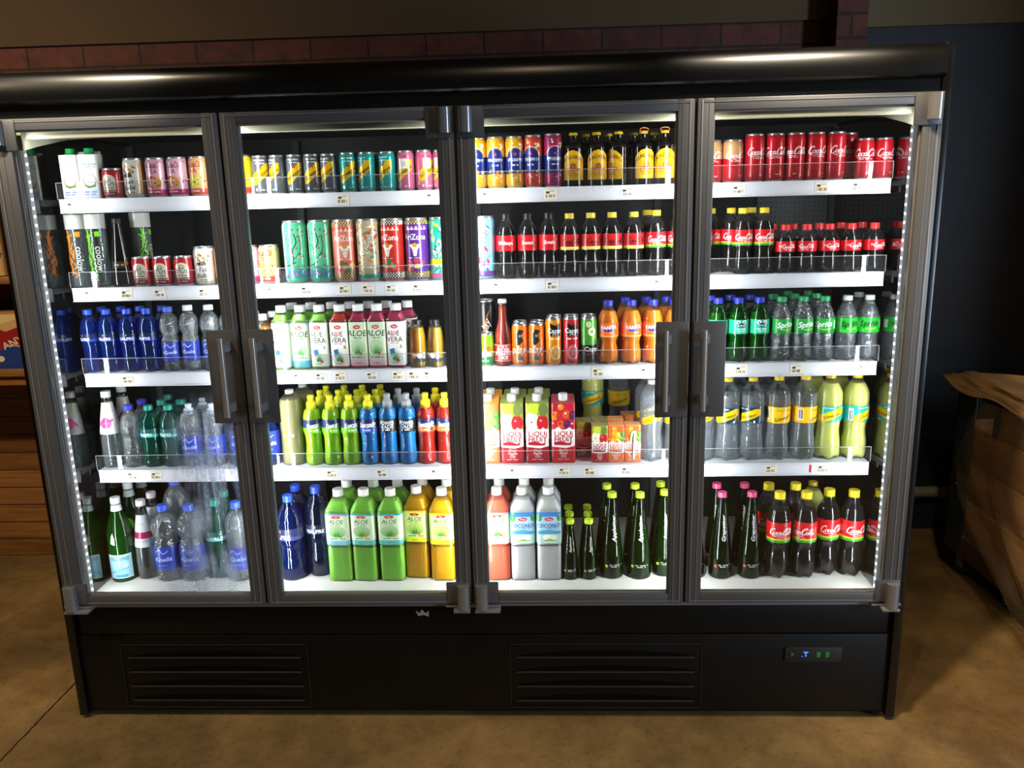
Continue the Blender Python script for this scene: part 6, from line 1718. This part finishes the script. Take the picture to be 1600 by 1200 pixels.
# ------------------------------------------------------------------ stock
META = {
 'coconut_carton': ('coconut_drink_carton', 'white and green-capped coconut water carton', 'carton', 'coconut water cartons on the top shelf'),
 'coffee_can': ('coffee_can', 'short dark red coffee can', 'can', 'short red coffee cans'),
 'boba_can': ('milk_tea_can', 'cream milk tea can', 'can', None),
 'bubble_tea_purple': ('bubble_tea_can', 'pink and purple bubble tea can', 'can', 'bubble tea cans'),
 'bubble_tea_orange': ('bubble_tea_can', 'orange bubble tea can', 'can', 'bubble tea cans'),
 'bubble_tea_yellow': ('bubble_tea_can', 'yellow bubble tea can', 'can', None),
 'soda_can_grey': ('slim_soda_can', 'grey slim can with yellow sash', 'can', 'slim soda cans with a yellow sash'),
 'soda_can_teal': ('slim_soda_can', 'teal slim can with yellow sash', 'can', 'slim soda cans with a yellow sash'),
 'soda_can_pink': ('slim_soda_can', 'pink slim can with price sticker', 'can', 'slim soda cans with a yellow sash'),
 'sparkling_can_yellow': ('sparkling_fruit_can', 'tall yellow and blue sparkling can', 'can', 'tall sparkling fruit drink cans'),
 'sparkling_can_red': ('sparkling_fruit_can', 'tall red-orange and blue sparkling can', 'can', 'tall sparkling fruit drink cans'),
 'sparkling_can_magenta': ('sparkling_fruit_can', 'tall magenta and blue sparkling can', 'can', 'tall sparkling fruit drink cans'),
 'ginger_bottle': ('ginger_drink_bottle', 'stubby brown bottle with yellow arched label', 'bottle', 'stubby ginger drink bottles'),
 'ginger_bottle_ring': ('ginger_drink_bottle', 'stubby brown bottle with orange pull ring', 'bottle', 'stubby ginger drink bottles'),
 'vanilla_cola_can': ('cola_can', 'tan-topped red cola can', 'can', 'tan-topped cola cans'),
 'cola_can_tall': ('cola_can', 'tall red cola can', 'can', 'tall red cola cans'),
 'cola_can': ('cola_can', 'shorter red cola can', 'can', 'shorter red cola cans'),
 'glass_water_orange': ('cylinder_bottle', 'clear cylinder bottle with orange pattern', 'bottle', None),
 'glass_water_green': ('cylinder_bottle', 'clear cylinder bottle with green pattern', 'bottle', 'tall cylinder bottles'),
 'dark_wine_bottle': ('dark_bottle', 'tapering black-brown glass bottle between the cylinder bottles', 'bottle', None),
 'iced_tea_can_green': ('iced_tea_can', 'tall green iced tea can with blossom', 'can', 'tall iced tea cans'),
 'iced_tea_can_salmon': ('iced_tea_can', 'tall salmon iced tea can with skull', 'can', 'tall iced tea cans'),
 'iced_tea_can_tan': ('iced_tea_can', 'tall tan iced tea can, angular pattern', 'can', 'tall iced tea cans'),
 'iced_tea_can_red': ('iced_tea_can', 'tall red iced tea can with skull', 'can', 'tall iced tea cans'),
 'iced_tea_can_purple': ('iced_tea_can', 'tall purple iced tea can with skull', 'can', 'tall iced tea cans'),
 'iced_tea_can_patterned': ('iced_tea_can', 'tall teal, yellow and pink iced tea can', 'can', 'tall iced tea cans'),
 'iced_tea_can_blue': ('iced_tea_can', 'tall pale blue iced tea can', 'can', 'tall iced tea cans'),
 'named_cola_bottle': ('cola_bottle', 'cola bottle with longest white name on red label', 'bottle', 'cola bottles with names'),
 'named_cola_bottle_b': ('cola_bottle', 'cola bottle, middle of the three bearing names', 'bottle', 'cola bottles with names'),
 'named_cola_bottle_c': ('cola_bottle', 'cola bottle with the rightmost name label', 'bottle', 'cola bottles with names'),
 'zero_cola_bottle': ('cola_bottle', 'cola bottle with black script, yellow cap', 'bottle', 'yellow-capped cola bottles'),
 'light_cola_bottle': ('cola_bottle', 'cola bottle with white script, yellow cap', 'bottle', 'yellow-capped cola bottles'),
 'small_cola_bottle': ('cola_bottle', 'small red-capped cola bottle', 'bottle', 'small red-capped cola bottles'),
 'still_water_blue': ('water_bottle', 'blue plastic water bottle', 'bottle', 'blue water bottles'),
 'still_water_teal': ('water_bottle', 'teal plastic water bottle', 'bottle', 'teal water bottles'),
 'round_shoulder_water_blue_cap': ('water_bottle', 'clear round-shouldered blue-capped water bottle', 'bottle', 'clear round-shouldered water bottles'),
 'round_shoulder_water_white_cap': ('water_bottle', 'clear round-shouldered white-capped water bottle', 'bottle', 'clear round-shouldered water bottles'),
 'frosty_water': ('water_bottle', 'clear sports-capped water bottle behind mist', 'bottle', 'sports-capped water bottles'),
 'amber_bottle': ('cordial_bottle', 'small amber bottle with white cap', 'bottle', 'small amber bottles'),
 'aloe_bottle_green': ('aloe_drink_bottle', 'small bright green aloe bottle', 'bottle', 'small aloe bottles'),
 'aloe_bottle_sage': ('aloe_drink_bottle', 'small sage-labelled aloe bottle', 'bottle', 'small aloe bottles'),
 'aloe_bottle_red': ('aloe_drink_bottle', 'small red aloe bottle', 'bottle', 'small aloe bottles'),
 'aloe_bottle_pomegranate': ('aloe_drink_bottle', 'small sage-labelled pink aloe bottle', 'bottle', 'small aloe bottles'),
 'aloe_bottle_pink': ('aloe_drink_bottle', 'small white-labelled pink aloe bottle', 'bottle', 'small aloe bottles'),
 'juice_bottle_orange': ('juice_bottle', 'bright orange-yellow glass juice bottle', 'bottle', 'small glass juice bottles'),
 'juice_bottle_pale': ('juice_bottle', 'pale yellow glass juice bottle', 'bottle', 'small glass juice bottles'),
 'juice_bottle_berry': ('juice_bottle', 'dark berry glass juice bottle', 'bottle', 'small glass juice bottles'),
 'lime_can': ('citrus_can', 'short lime green citrus can', 'can', 'short lime green cans'),
 'energy_can_black': ('energy_drink_can', 'tall black energy drink can', 'can', None),
 'energy_can_orange': ('energy_drink_can', 'orange energy drink can', 'can', 'orange energy drink cans'),
 'tomato_juice_bottle': ('tomato_juice_bottle', 'long-necked glass bottle of red tomato juice', 'bottle', None),
 'juice_can_orange': ('juice_can', 'orange juice can', 'can', 'fruit juice cans'),
 'juice_can_red': ('juice_can', 'red juice can', 'can', 'fruit juice cans'),
 'juice_can_green': ('juice_can', 'green and black juice can', 'can', 'fruit juice cans'),
 'orange_soda_bottle': ('orange_soda_bottle', 'orange soda bottle with blue cap', 'bottle', 'orange soda bottles'),
 'green_soda_bottle': ('green_soda_bottle', 'green soda bottle with blue cap', 'bottle', 'green soda bottles'),
 'lemon_lime_soda_bottle': ('lemon_soda_bottle', 'clear soda bottle, green label and cap', 'bottle', 'clear lemon soda bottles'),
 'sugar_free_lemon_lime_bottle': ('lemon_soda_bottle', 'clear soda bottle, dark script on green', 'bottle', 'clear lemon soda bottles'),
 'pink_swirl_glass_bottle': ('glass_water_bottle', 'clear glass bottle with pink swirl', 'bottle', 'pink swirl glass bottles'),
 'ribbed_water_bottle': ('water_bottle', 'ribbed clear water bottle, violet-blue cap', 'bottle', 'ribbed water bottles'),
 'large_blue_label_water': ('water_bottle', 'large blue water bottle', 'bottle', 'large blue water bottles beside the handles'),
 'unlabelled_cloudy_bottle': ('cloudy_drink_bottle', 'large cloudy olive bottle without label', 'bottle', 'cloudy olive bottles'),
 'sports_drink_green': ('sports_drink_bottle', 'lime green sports drink bottle', 'bottle', 'sports drink bottles'),
 'sports_drink_blue': ('sports_drink_bottle', 'blue yellow-capped sports drink bottle', 'bottle', 'sports drink bottles'),
 'sports_drink_grey_cap': ('sports_drink_bottle', 'blue grey-capped sports drink bottle', 'bottle', 'sports drink bottles'),
 'sports_drink_red': ('sports_drink_bottle', 'red sports drink bottle', 'bottle', 'sports drink bottles'),
 'fruit_carton_orange': ('juice_carton', 'large orange fruit juice carton', 'carton', 'large fruit juice cartons'),
 'fruit_carton_apple': ('juice_carton', 'large apple juice carton', 'carton', 'large fruit juice cartons'),
 'fruit_carton_berry': ('juice_carton', 'large berry juice carton', 'carton', 'large fruit juice cartons'),
 'small_carton_apple': ('small_juice_carton', 'small red apple juice carton', 'carton', 'small juice cartons'),
 'small_carton_orange': ('small_juice_carton', 'small orange juice carton', 'carton', 'small juice cartons'),
 'small_carton_straw': ('small_juice_carton', 'small orange juice carton with wrapped straw', 'carton', 'small juice cartons'),
 'soda_bottle_clear_sash': ('soda_bottle', 'clear large soda bottle, yellow sash', 'bottle', 'large soda bottles'),
 'soda_bottle_dark_label': ('soda_bottle', 'clear large soda bottle, dark blue label', 'bottle', 'large soda bottles'),
 'soda_bottle_yellow_label': ('soda_bottle', 'clear large soda bottle, yellow label', 'bottle', 'large soda bottles'),
 'soda_bottle_lemon': ('soda_bottle', 'cloudy lemon soda bottle, teal label', 'bottle', 'large soda bottles'),
 'green_mineral_water_bottle': ('mineral_water_bottle', 'green glass mineral water bottle, pale blue label', 'bottle', 'green mineral water bottles'),
 'green_mineral_water_bottle_b': ('mineral_water_bottle', 'taller green glass mineral water bottle', 'bottle', 'green mineral water bottles'),
 'magenta_band_glass_bottle': ('glass_water_bottle', 'clear glass bottle with magenta band', 'bottle', 'magenta banded glass bottles'),
 'round_shoulder_water_large': ('large_water_bottle', 'big clear blue-capped water bottle', 'bottle', 'big clear water bottles'),
 'tall_round_shoulder_water': ('large_water_bottle', 'tallest clear blue-capped water bottle', 'bottle', None),
 'teal_water_large': ('large_water_bottle', 'big teal water bottle behind mist', 'bottle', 'big teal water bottles'),
 'slim_water_large': ('large_water_bottle', 'slim clear blue-capped bottle behind streaked mist', 'bottle', None),
 'blue_water_large': ('large_water_bottle', 'big blue water bottle', 'bottle', 'big blue water bottles'),
 'dark_blue_water_large': ('large_water_bottle', 'dark blue water bottle left of the large aloe bottles', 'bottle', None),
 'large_aloe_green_blue': ('large_aloe_bottle', 'large green aloe bottle, blue label edge', 'bottle', 'large aloe bottles'),
 'large_aloe_green_orange': ('large_aloe_bottle', 'large green aloe bottle, teal label edge', 'bottle', 'large aloe bottles'),
 'large_aloe_yellow': ('large_aloe_bottle', 'large yellow aloe bottle', 'bottle', 'large aloe bottles'),
 'large_aloe_orange': ('large_aloe_bottle', 'large orange aloe bottle behind centre post', 'bottle', None),
 'large_aloe_salmon': ('large_aloe_bottle', 'large salmon aloe bottle', 'bottle', 'large aloe bottles'),
 'large_coconut_bottle': ('coconut_drink_bottle', 'large cloudy white coconut drink bottle', 'bottle', 'large coconut drink bottles'),
 'apple_drink_large': ('apple_drink_bottle', 'large green conical glass bottle', 'bottle', 'green conical glass bottles'),
 'apple_drink_small': ('apple_drink_bottle', 'small green conical glass bottle', 'bottle', 'green conical glass bottles'),
 'grape_drink_large': ('grape_drink_bottle', 'dark conical glass bottle with pink cap', 'bottle', 'dark conical glass bottles'),
 'large_cola_bottle': ('large_cola_bottle', 'large cola bottle with yellow cap', 'bottle', 'large cola bottles'),
}
ORD = ['first', 'second', 'third', 'fourth', 'fifth', 'sixth', 'seventh']
NUM = {2: 'two', 3: 'three', 4: 'four', 5: 'five', 6: 'six', 7: 'seven'}
DONE = {}
TURN = {}
BASE = {}
def turned(me, rot):
    """the same part with its print facing another way round"""
    me = BASE.get(me.name, me)
    if not rot: return me
    if (me.name, rot) not in TURN:
        t = me.copy()
        t.transform(Matrix.Rotation(math.radians(rot), 4, 'Z'))
        BASE[t.name] = me
        TURN[(me.name, rot)] = t
    return TURN[(me.name, rot)]
def copy_part(src, par, rot=0):
    c = src.copy(); COL.objects.link(c); c.parent = par
    c.data = turned(src.data, rot)
    return c
for shelf, items in ITEMS.items():
    cnt = {}
    for k, x, y, rot, row in items:
        cnt.setdefault((k, row), []).append(x)
    rows_of = {}
    for (k, row) in cnt: rows_of.setdefault(k, set()).add(row)
    # front-to-back files: when a kind is only one wide
    for k, x, y, rot, row in items:
        name, desc, cat, grp = META[k]
        xs = sorted(cnt[(k, row)])
        n, i = len(xs), sorted(xs).index(x)
        rw = ['front row', 'second row', 'third row', 'fourth row'][row]
        where = 'bottom deck' if shelf == 'bottom' else shelf+' shelf'
        if n == 1: pos = rw
        elif n == 2: pos = ('left' if i == 0 else 'right')+' one of two, '+rw
        else:
            pos = ('leftmost' if i == 0 else 'rightmost' if i == n-1 else 'middle one' if n == 3 else ORD[i]+' from left')+' of '+NUM[n]+', '+rw
        lab = desc+', '+pos+', '+where
        if len(lab.split()) > 16: lab = desc+', '+pos.replace(' row', '')+', '+where
        if (k) not in DONE:
            root = empty(name)
            for nm, me, kids in PROTO[k]:
                p = D.objects.new(nm, turned(me, rot)); COL.objects.link(p); p.parent = root
                for knm, kme in (kids or []):
                    q = D.objects.new(knm, turned(kme, rot)); COL.objects.link(q); q.parent = p
            DONE[k] = root
        else:
            src = DONE[k]
            root = src.copy(); COL.objects.link(root)
            for p in src.children:
                c = copy_part(p, root, rot)
                for q in p.children:
                    copy_part(q, c, rot)
        root.location = (x, y, SHELF_Z[shelf]+.0002)
        root['label'] = lab
        root['category'] = cat
        if grp: root['group'] = grp

# ------------------------------------------------------------------ crate trolley with burlap and plastic film on the right
ct = empty('crate_trolley', (1.93, 1.06, 0))
tag(ct, 'wooden slatted crate on castors with dark metal corner, right of the cooler', 'crate')
X0, Y1, Y0, X1 = 0.0, 0.0, -1.55, 0.85
zs = [(.205, .345), (.353, .505), (.513, .663), (.671, .800)]
for i, (a, b_) in enumerate(zs):
    ye = -.30 if i == 3 else -.012
    MB().box(X0, X0+.018, Y0, ye, a, b_, bev=.002).obj('side_board', M['wood'], ct)
for (a, b_) in zs[:3]:
    MB().box(X0+.02, X1, -.02, -.002, a, b_, bev=.002).obj('end_board', M['wood'], ct)
MB().box(X0-.004, X0+.028, Y0, 0.004, .105, .190, bev=.003).box(X0+.03, X1, -.028, .004, .105, .19).box(X0+.03, X1, Y0+.02, -.03, .150, .19).obj('base_frame', pbr('dark_timber', '5a3f22', .6, noise=.3, nscale=12), ct)
m = MB()
m.box(X0-.006, X0-.001, -.135, .008, .105, .86); m.box(X0-.006, X0+.055, .003, .008, .105, .86)
for z in (.80, .70, .60, .50, .26, .14): m.tube((X0-.006, -.070, z), (X0-.010, -.070, z), .007, 10)
m.obj('metal_corner', pbr('gunmetal_angle', '4a5452', .45, .4), ct)
MB().box(X0-.003, X0+.02, -.30, -.26, .66, .80).obj('inner_upright', pbr('gunmetal', '343a40', .45, .5), ct)
for cx, cy in ((.05, -.07), (.75, -.07), (.05, -1.45), (.75, -1.45)):
    m = MB().tube((cx-.014, cy, .040), (cx+.014, cy, .040), .0395, 24)
    c = m.obj('castor_wheel', pbr('castor_rubber', '33332e', .5), ct)
    MB().box(cx-.026, cx-.018, cy-.022, cy+.022, .035, .103).box(cx+.018, cx+.026, cy-.022, cy+.022, .035, .103).box(cx-.03, cx+.03, cy-.03, cy+.03, .098, .106).obj('castor_fork', M['frame'], c)

def cloth(name, fx, nu, nv, mat, thick, smooth=True):
    vs, fs = [], []
    for i in range(nu+1):
        for j in range(nv+1): vs.append(fx(i/nu, j/nv))
    for i in range(nu):
        for j in range(nv):
            a = i*(nv+1)+j
            fs.append((a, a+1, a+nv+2, a+nv+1))
    m = MB(); m.add(vs, fs)
    o = m.obj(name, mat, smooth=True, angle=80)
    md = o.modifiers.new('thickness', 'SOLIDIFY'); md.thickness = thick; md.offset = 0
    return o
from mathutils import noise as MN
def wob(x, y, z, s, k): return MN.noise(Vector((x*s, y*s, z*s)))*k
m, nt, out = new_mat('burlap')
b = N(nt, 'ShaderNodeBsdfPrincipled'); b.inputs['Roughness'].default_value = .9
tc = N(nt, 'ShaderNodeTexCoord')
wv = N(nt, 'ShaderNodeTexWave'); wv.inputs['Scale'].default_value = 90; wv.inputs['Distortion'].default_value = 1.5; nt.links.new(tc.outputs['Object'], wv.inputs['Vector'])
ns = N(nt, 'ShaderNodeTexNoise'); ns.inputs['Scale'].default_value = 14; nt.links.new(tc.outputs['Object'], ns.inputs['Vector'])
mx = N(nt, 'ShaderNodeMix', data_type='RGBA'); mx.inputs[6].default_value = lin('b48a52'); mx.inputs[7].default_value = lin('d4ac74'); nt.links.new(ns.outputs['Fac'], mx.inputs[0])
nt.links.new(mx.outputs[2], b.inputs['Base Color'])
bp = N(nt, 'ShaderNodeBump'); bp.inputs['Strength'].default_value = .4; bp.inputs['Distance'].default_value = .002; nt.links.new(wv.outputs['Fac'], bp.inputs['Height']); nt.links.new(bp.outputs[0], b.inputs['Normal'])
nt.links.new(b.outputs[0], out.inputs[0])
M['burlap'] = m
def burl(u, v):
    # u: over the rim from hanging edge to inside; v: along the crate, 0 at the far corner
    y = 1.02+.05-v*1.62
    corner = math.exp(-v*9)
    drop = .075*(1-corner*.75)+.02*math.sin(v*23)+wob(0, y, 3, 6, .018)
    if u < .42:
        t = u/.42
        return (1.925-.010-.045*corner*(1-t)-.008*(1-t)+wob(u, y, 1, 9, .008), y+.02*corner*(1-t), .862-drop*(1-t)-.008*corner+wob(t, y, 2, 8, .008))
    t = (u-.42)/.58
    return (1.918+t*.86, y, .866-.035*math.sin(t*PI)+wob(t, y, 5, 7, .015))
o = cloth('burlap_sheet', burl, 30, 80, M['burlap'], .003)
tag(o, 'tan burlap sheet draped over the top of the wooden crate', 'cloth')
m = clear('plastic_film', 'fbf8f2', fmul=.3, ior=1.4, rough=.16, milk=.055, milkcol='e4d4b4', bump=0.8, bscale=30)
M['film'] = m
def film(u, v):
    # u down from the rim to a long tail, v across; the drape slants towards the camera as it falls
    ztop, zbot = .80, .10
    z = ztop-u*(ztop-.07-.0)
    yl = .80-.55*u+.18*math.sin(u*3.0)+.02*math.sin(u*11)      # far edge
    yl = [.84, .88, .90, .82, .66, .50, .42][min(6, int(u*6))]*(1-(u*6 % 1))+[.84, .88, .90, .82, .66, .50, .42][min(6, int(u*6)+1)]*(u*6 % 1)
    yr = -.45+.0*u
    y = yl+(yr-yl)*v
    fold = .016*math.sin(v*26+u*3)+.010*math.sin(v*55-u*7)
    bulge = .025+.045*math.sin(min(1, u*1.1)*PI*.8)
    return (1.915-bulge-fold*(.4+u), y, max(.055, z+.03*math.sin(v*9)*u))
o = cloth('plastic_film', film, 50, 90, M['film'], .0004)
tag(o, 'crumpled clear plastic film with glitter hanging down over the crate side', 'plastic sheet')
g = MB(); R1 = random.Random(4)
for i in range(420):
    u, v = R1.random()**.8, R1.random()*.55
    p = film(u, v); s = R1.uniform(.0012, .0028)
    g.add([(p[0]-.004, p[1]-s, p[2]), (p[0]-.004, p[1], p[2]-s), (p[0]-.004, p[1]+s, p[2]), (p[0]-.0045, p[1], p[2]+s), (p[0]-.0025, p[1], p[2])], [(0, 1, 2, 3), (0, 4, 1), (1, 4, 2), (2, 4, 3), (3, 4, 0)])
gl = g.obj('glitter', pbr('glitter', 'ffe8c0', .15, .6), o, smooth=False); gl['kind'] = 'stuff'

# ------------------------------------------------------------------ bread rack seen past the left edge
rk = empty('wooden_rack', (-2.28, 1.05, 0))
tag(rk, 'wooden rack shelf against the plank wall at the left edge', 'shelf')
MB().box(-1.2, .47, -.18, .16, .905, .945, bev=.004).obj('shelf_board', M['shelfwood'], rk)
MB().box(-1.2, .47, -.20, -.18, .945, .975, bev=.003).obj('shelf_lip', M['shelfwood'], rk)
MB().box(-1.2, .47, -.16, .16, 1.31, 1.34, bev=.004).obj('shelf_board', M['shelfwood'], rk)
MB().box(.43, .47, -.16, .16, 1.34, 1.72, bev=.003).obj('shelf_side', M['shelfwood'], rk)
for i, (bx, bz, t) in enumerate(((-1.985, .9465, .0), (-2.22, .9465, .0), (-1.985, 1.3415, 0.0), (-2.22, 1.3415, 0.0))):
    a = Art(); W = .10
    a.rect(-.5, 0, .5, .30, 'c09058'); a.rect(-W, .0, W, .26, 'd8b078')
    a.poly([(-.07, .02), (.06, .0), (.10, .09), (-.02, .12)], '24408c')
    a.poly([(-.04, .09), (.02, .12), (.09, .09), (.05, .17), (.085, .20), (.0, .17), (-.06, .20)], '9c1c20')
    a.text('ANY', .02, .125, .028, 'f4e8d0', rot=.4)
    a.poly([(-.09, .18), (.05, .22), (.09, .26), (-.09, .25)], 'e8d090'); a.circ(-.03, .06, .012, 'e8e0d0')
    a.poly([(-.08, .005), (-.03, .018), (.0, .012), (-.02, .0)], 'e0a040')
    k = MB()
    lathe(k, [(W*.97, 0), (W, .003), (W, .235), (W*.96, .24)], 40, n=10, col='c09058')
    a.wrap(k, lambda z: W, n=10, R=W, clip=(-.39, .002, .39, .234), step=.01)
    o = empty('snack_box', (bx, 1.02, bz)); o.rotation_euler = (0, 0, [.3, .1, -.2, .15][i])
    kk = k.obj('box_body', M['board'], o, angle=50)
    place = ['lower board, nearest the cooler', 'lower board, further left', 'upper board, nearest the cooler', 'upper board, further left'][i]
    tag(o, 'tan snack box with blue and red print on the rack\'s '+place, 'box', 'snack boxes on the wooden rack')

# small white thing lying on the cooler roof
wb = MB().box(-.05, .05, -.04, .04, 0, .030, bev=.006).obj('white_tray', pbr('white_plastic', 'c8c8c8', .4), angle=40)
wb.location = (-.668, .25, 1.9505)
tag(wb, 'small white plastic tray lying on the cooler roof', 'tray')
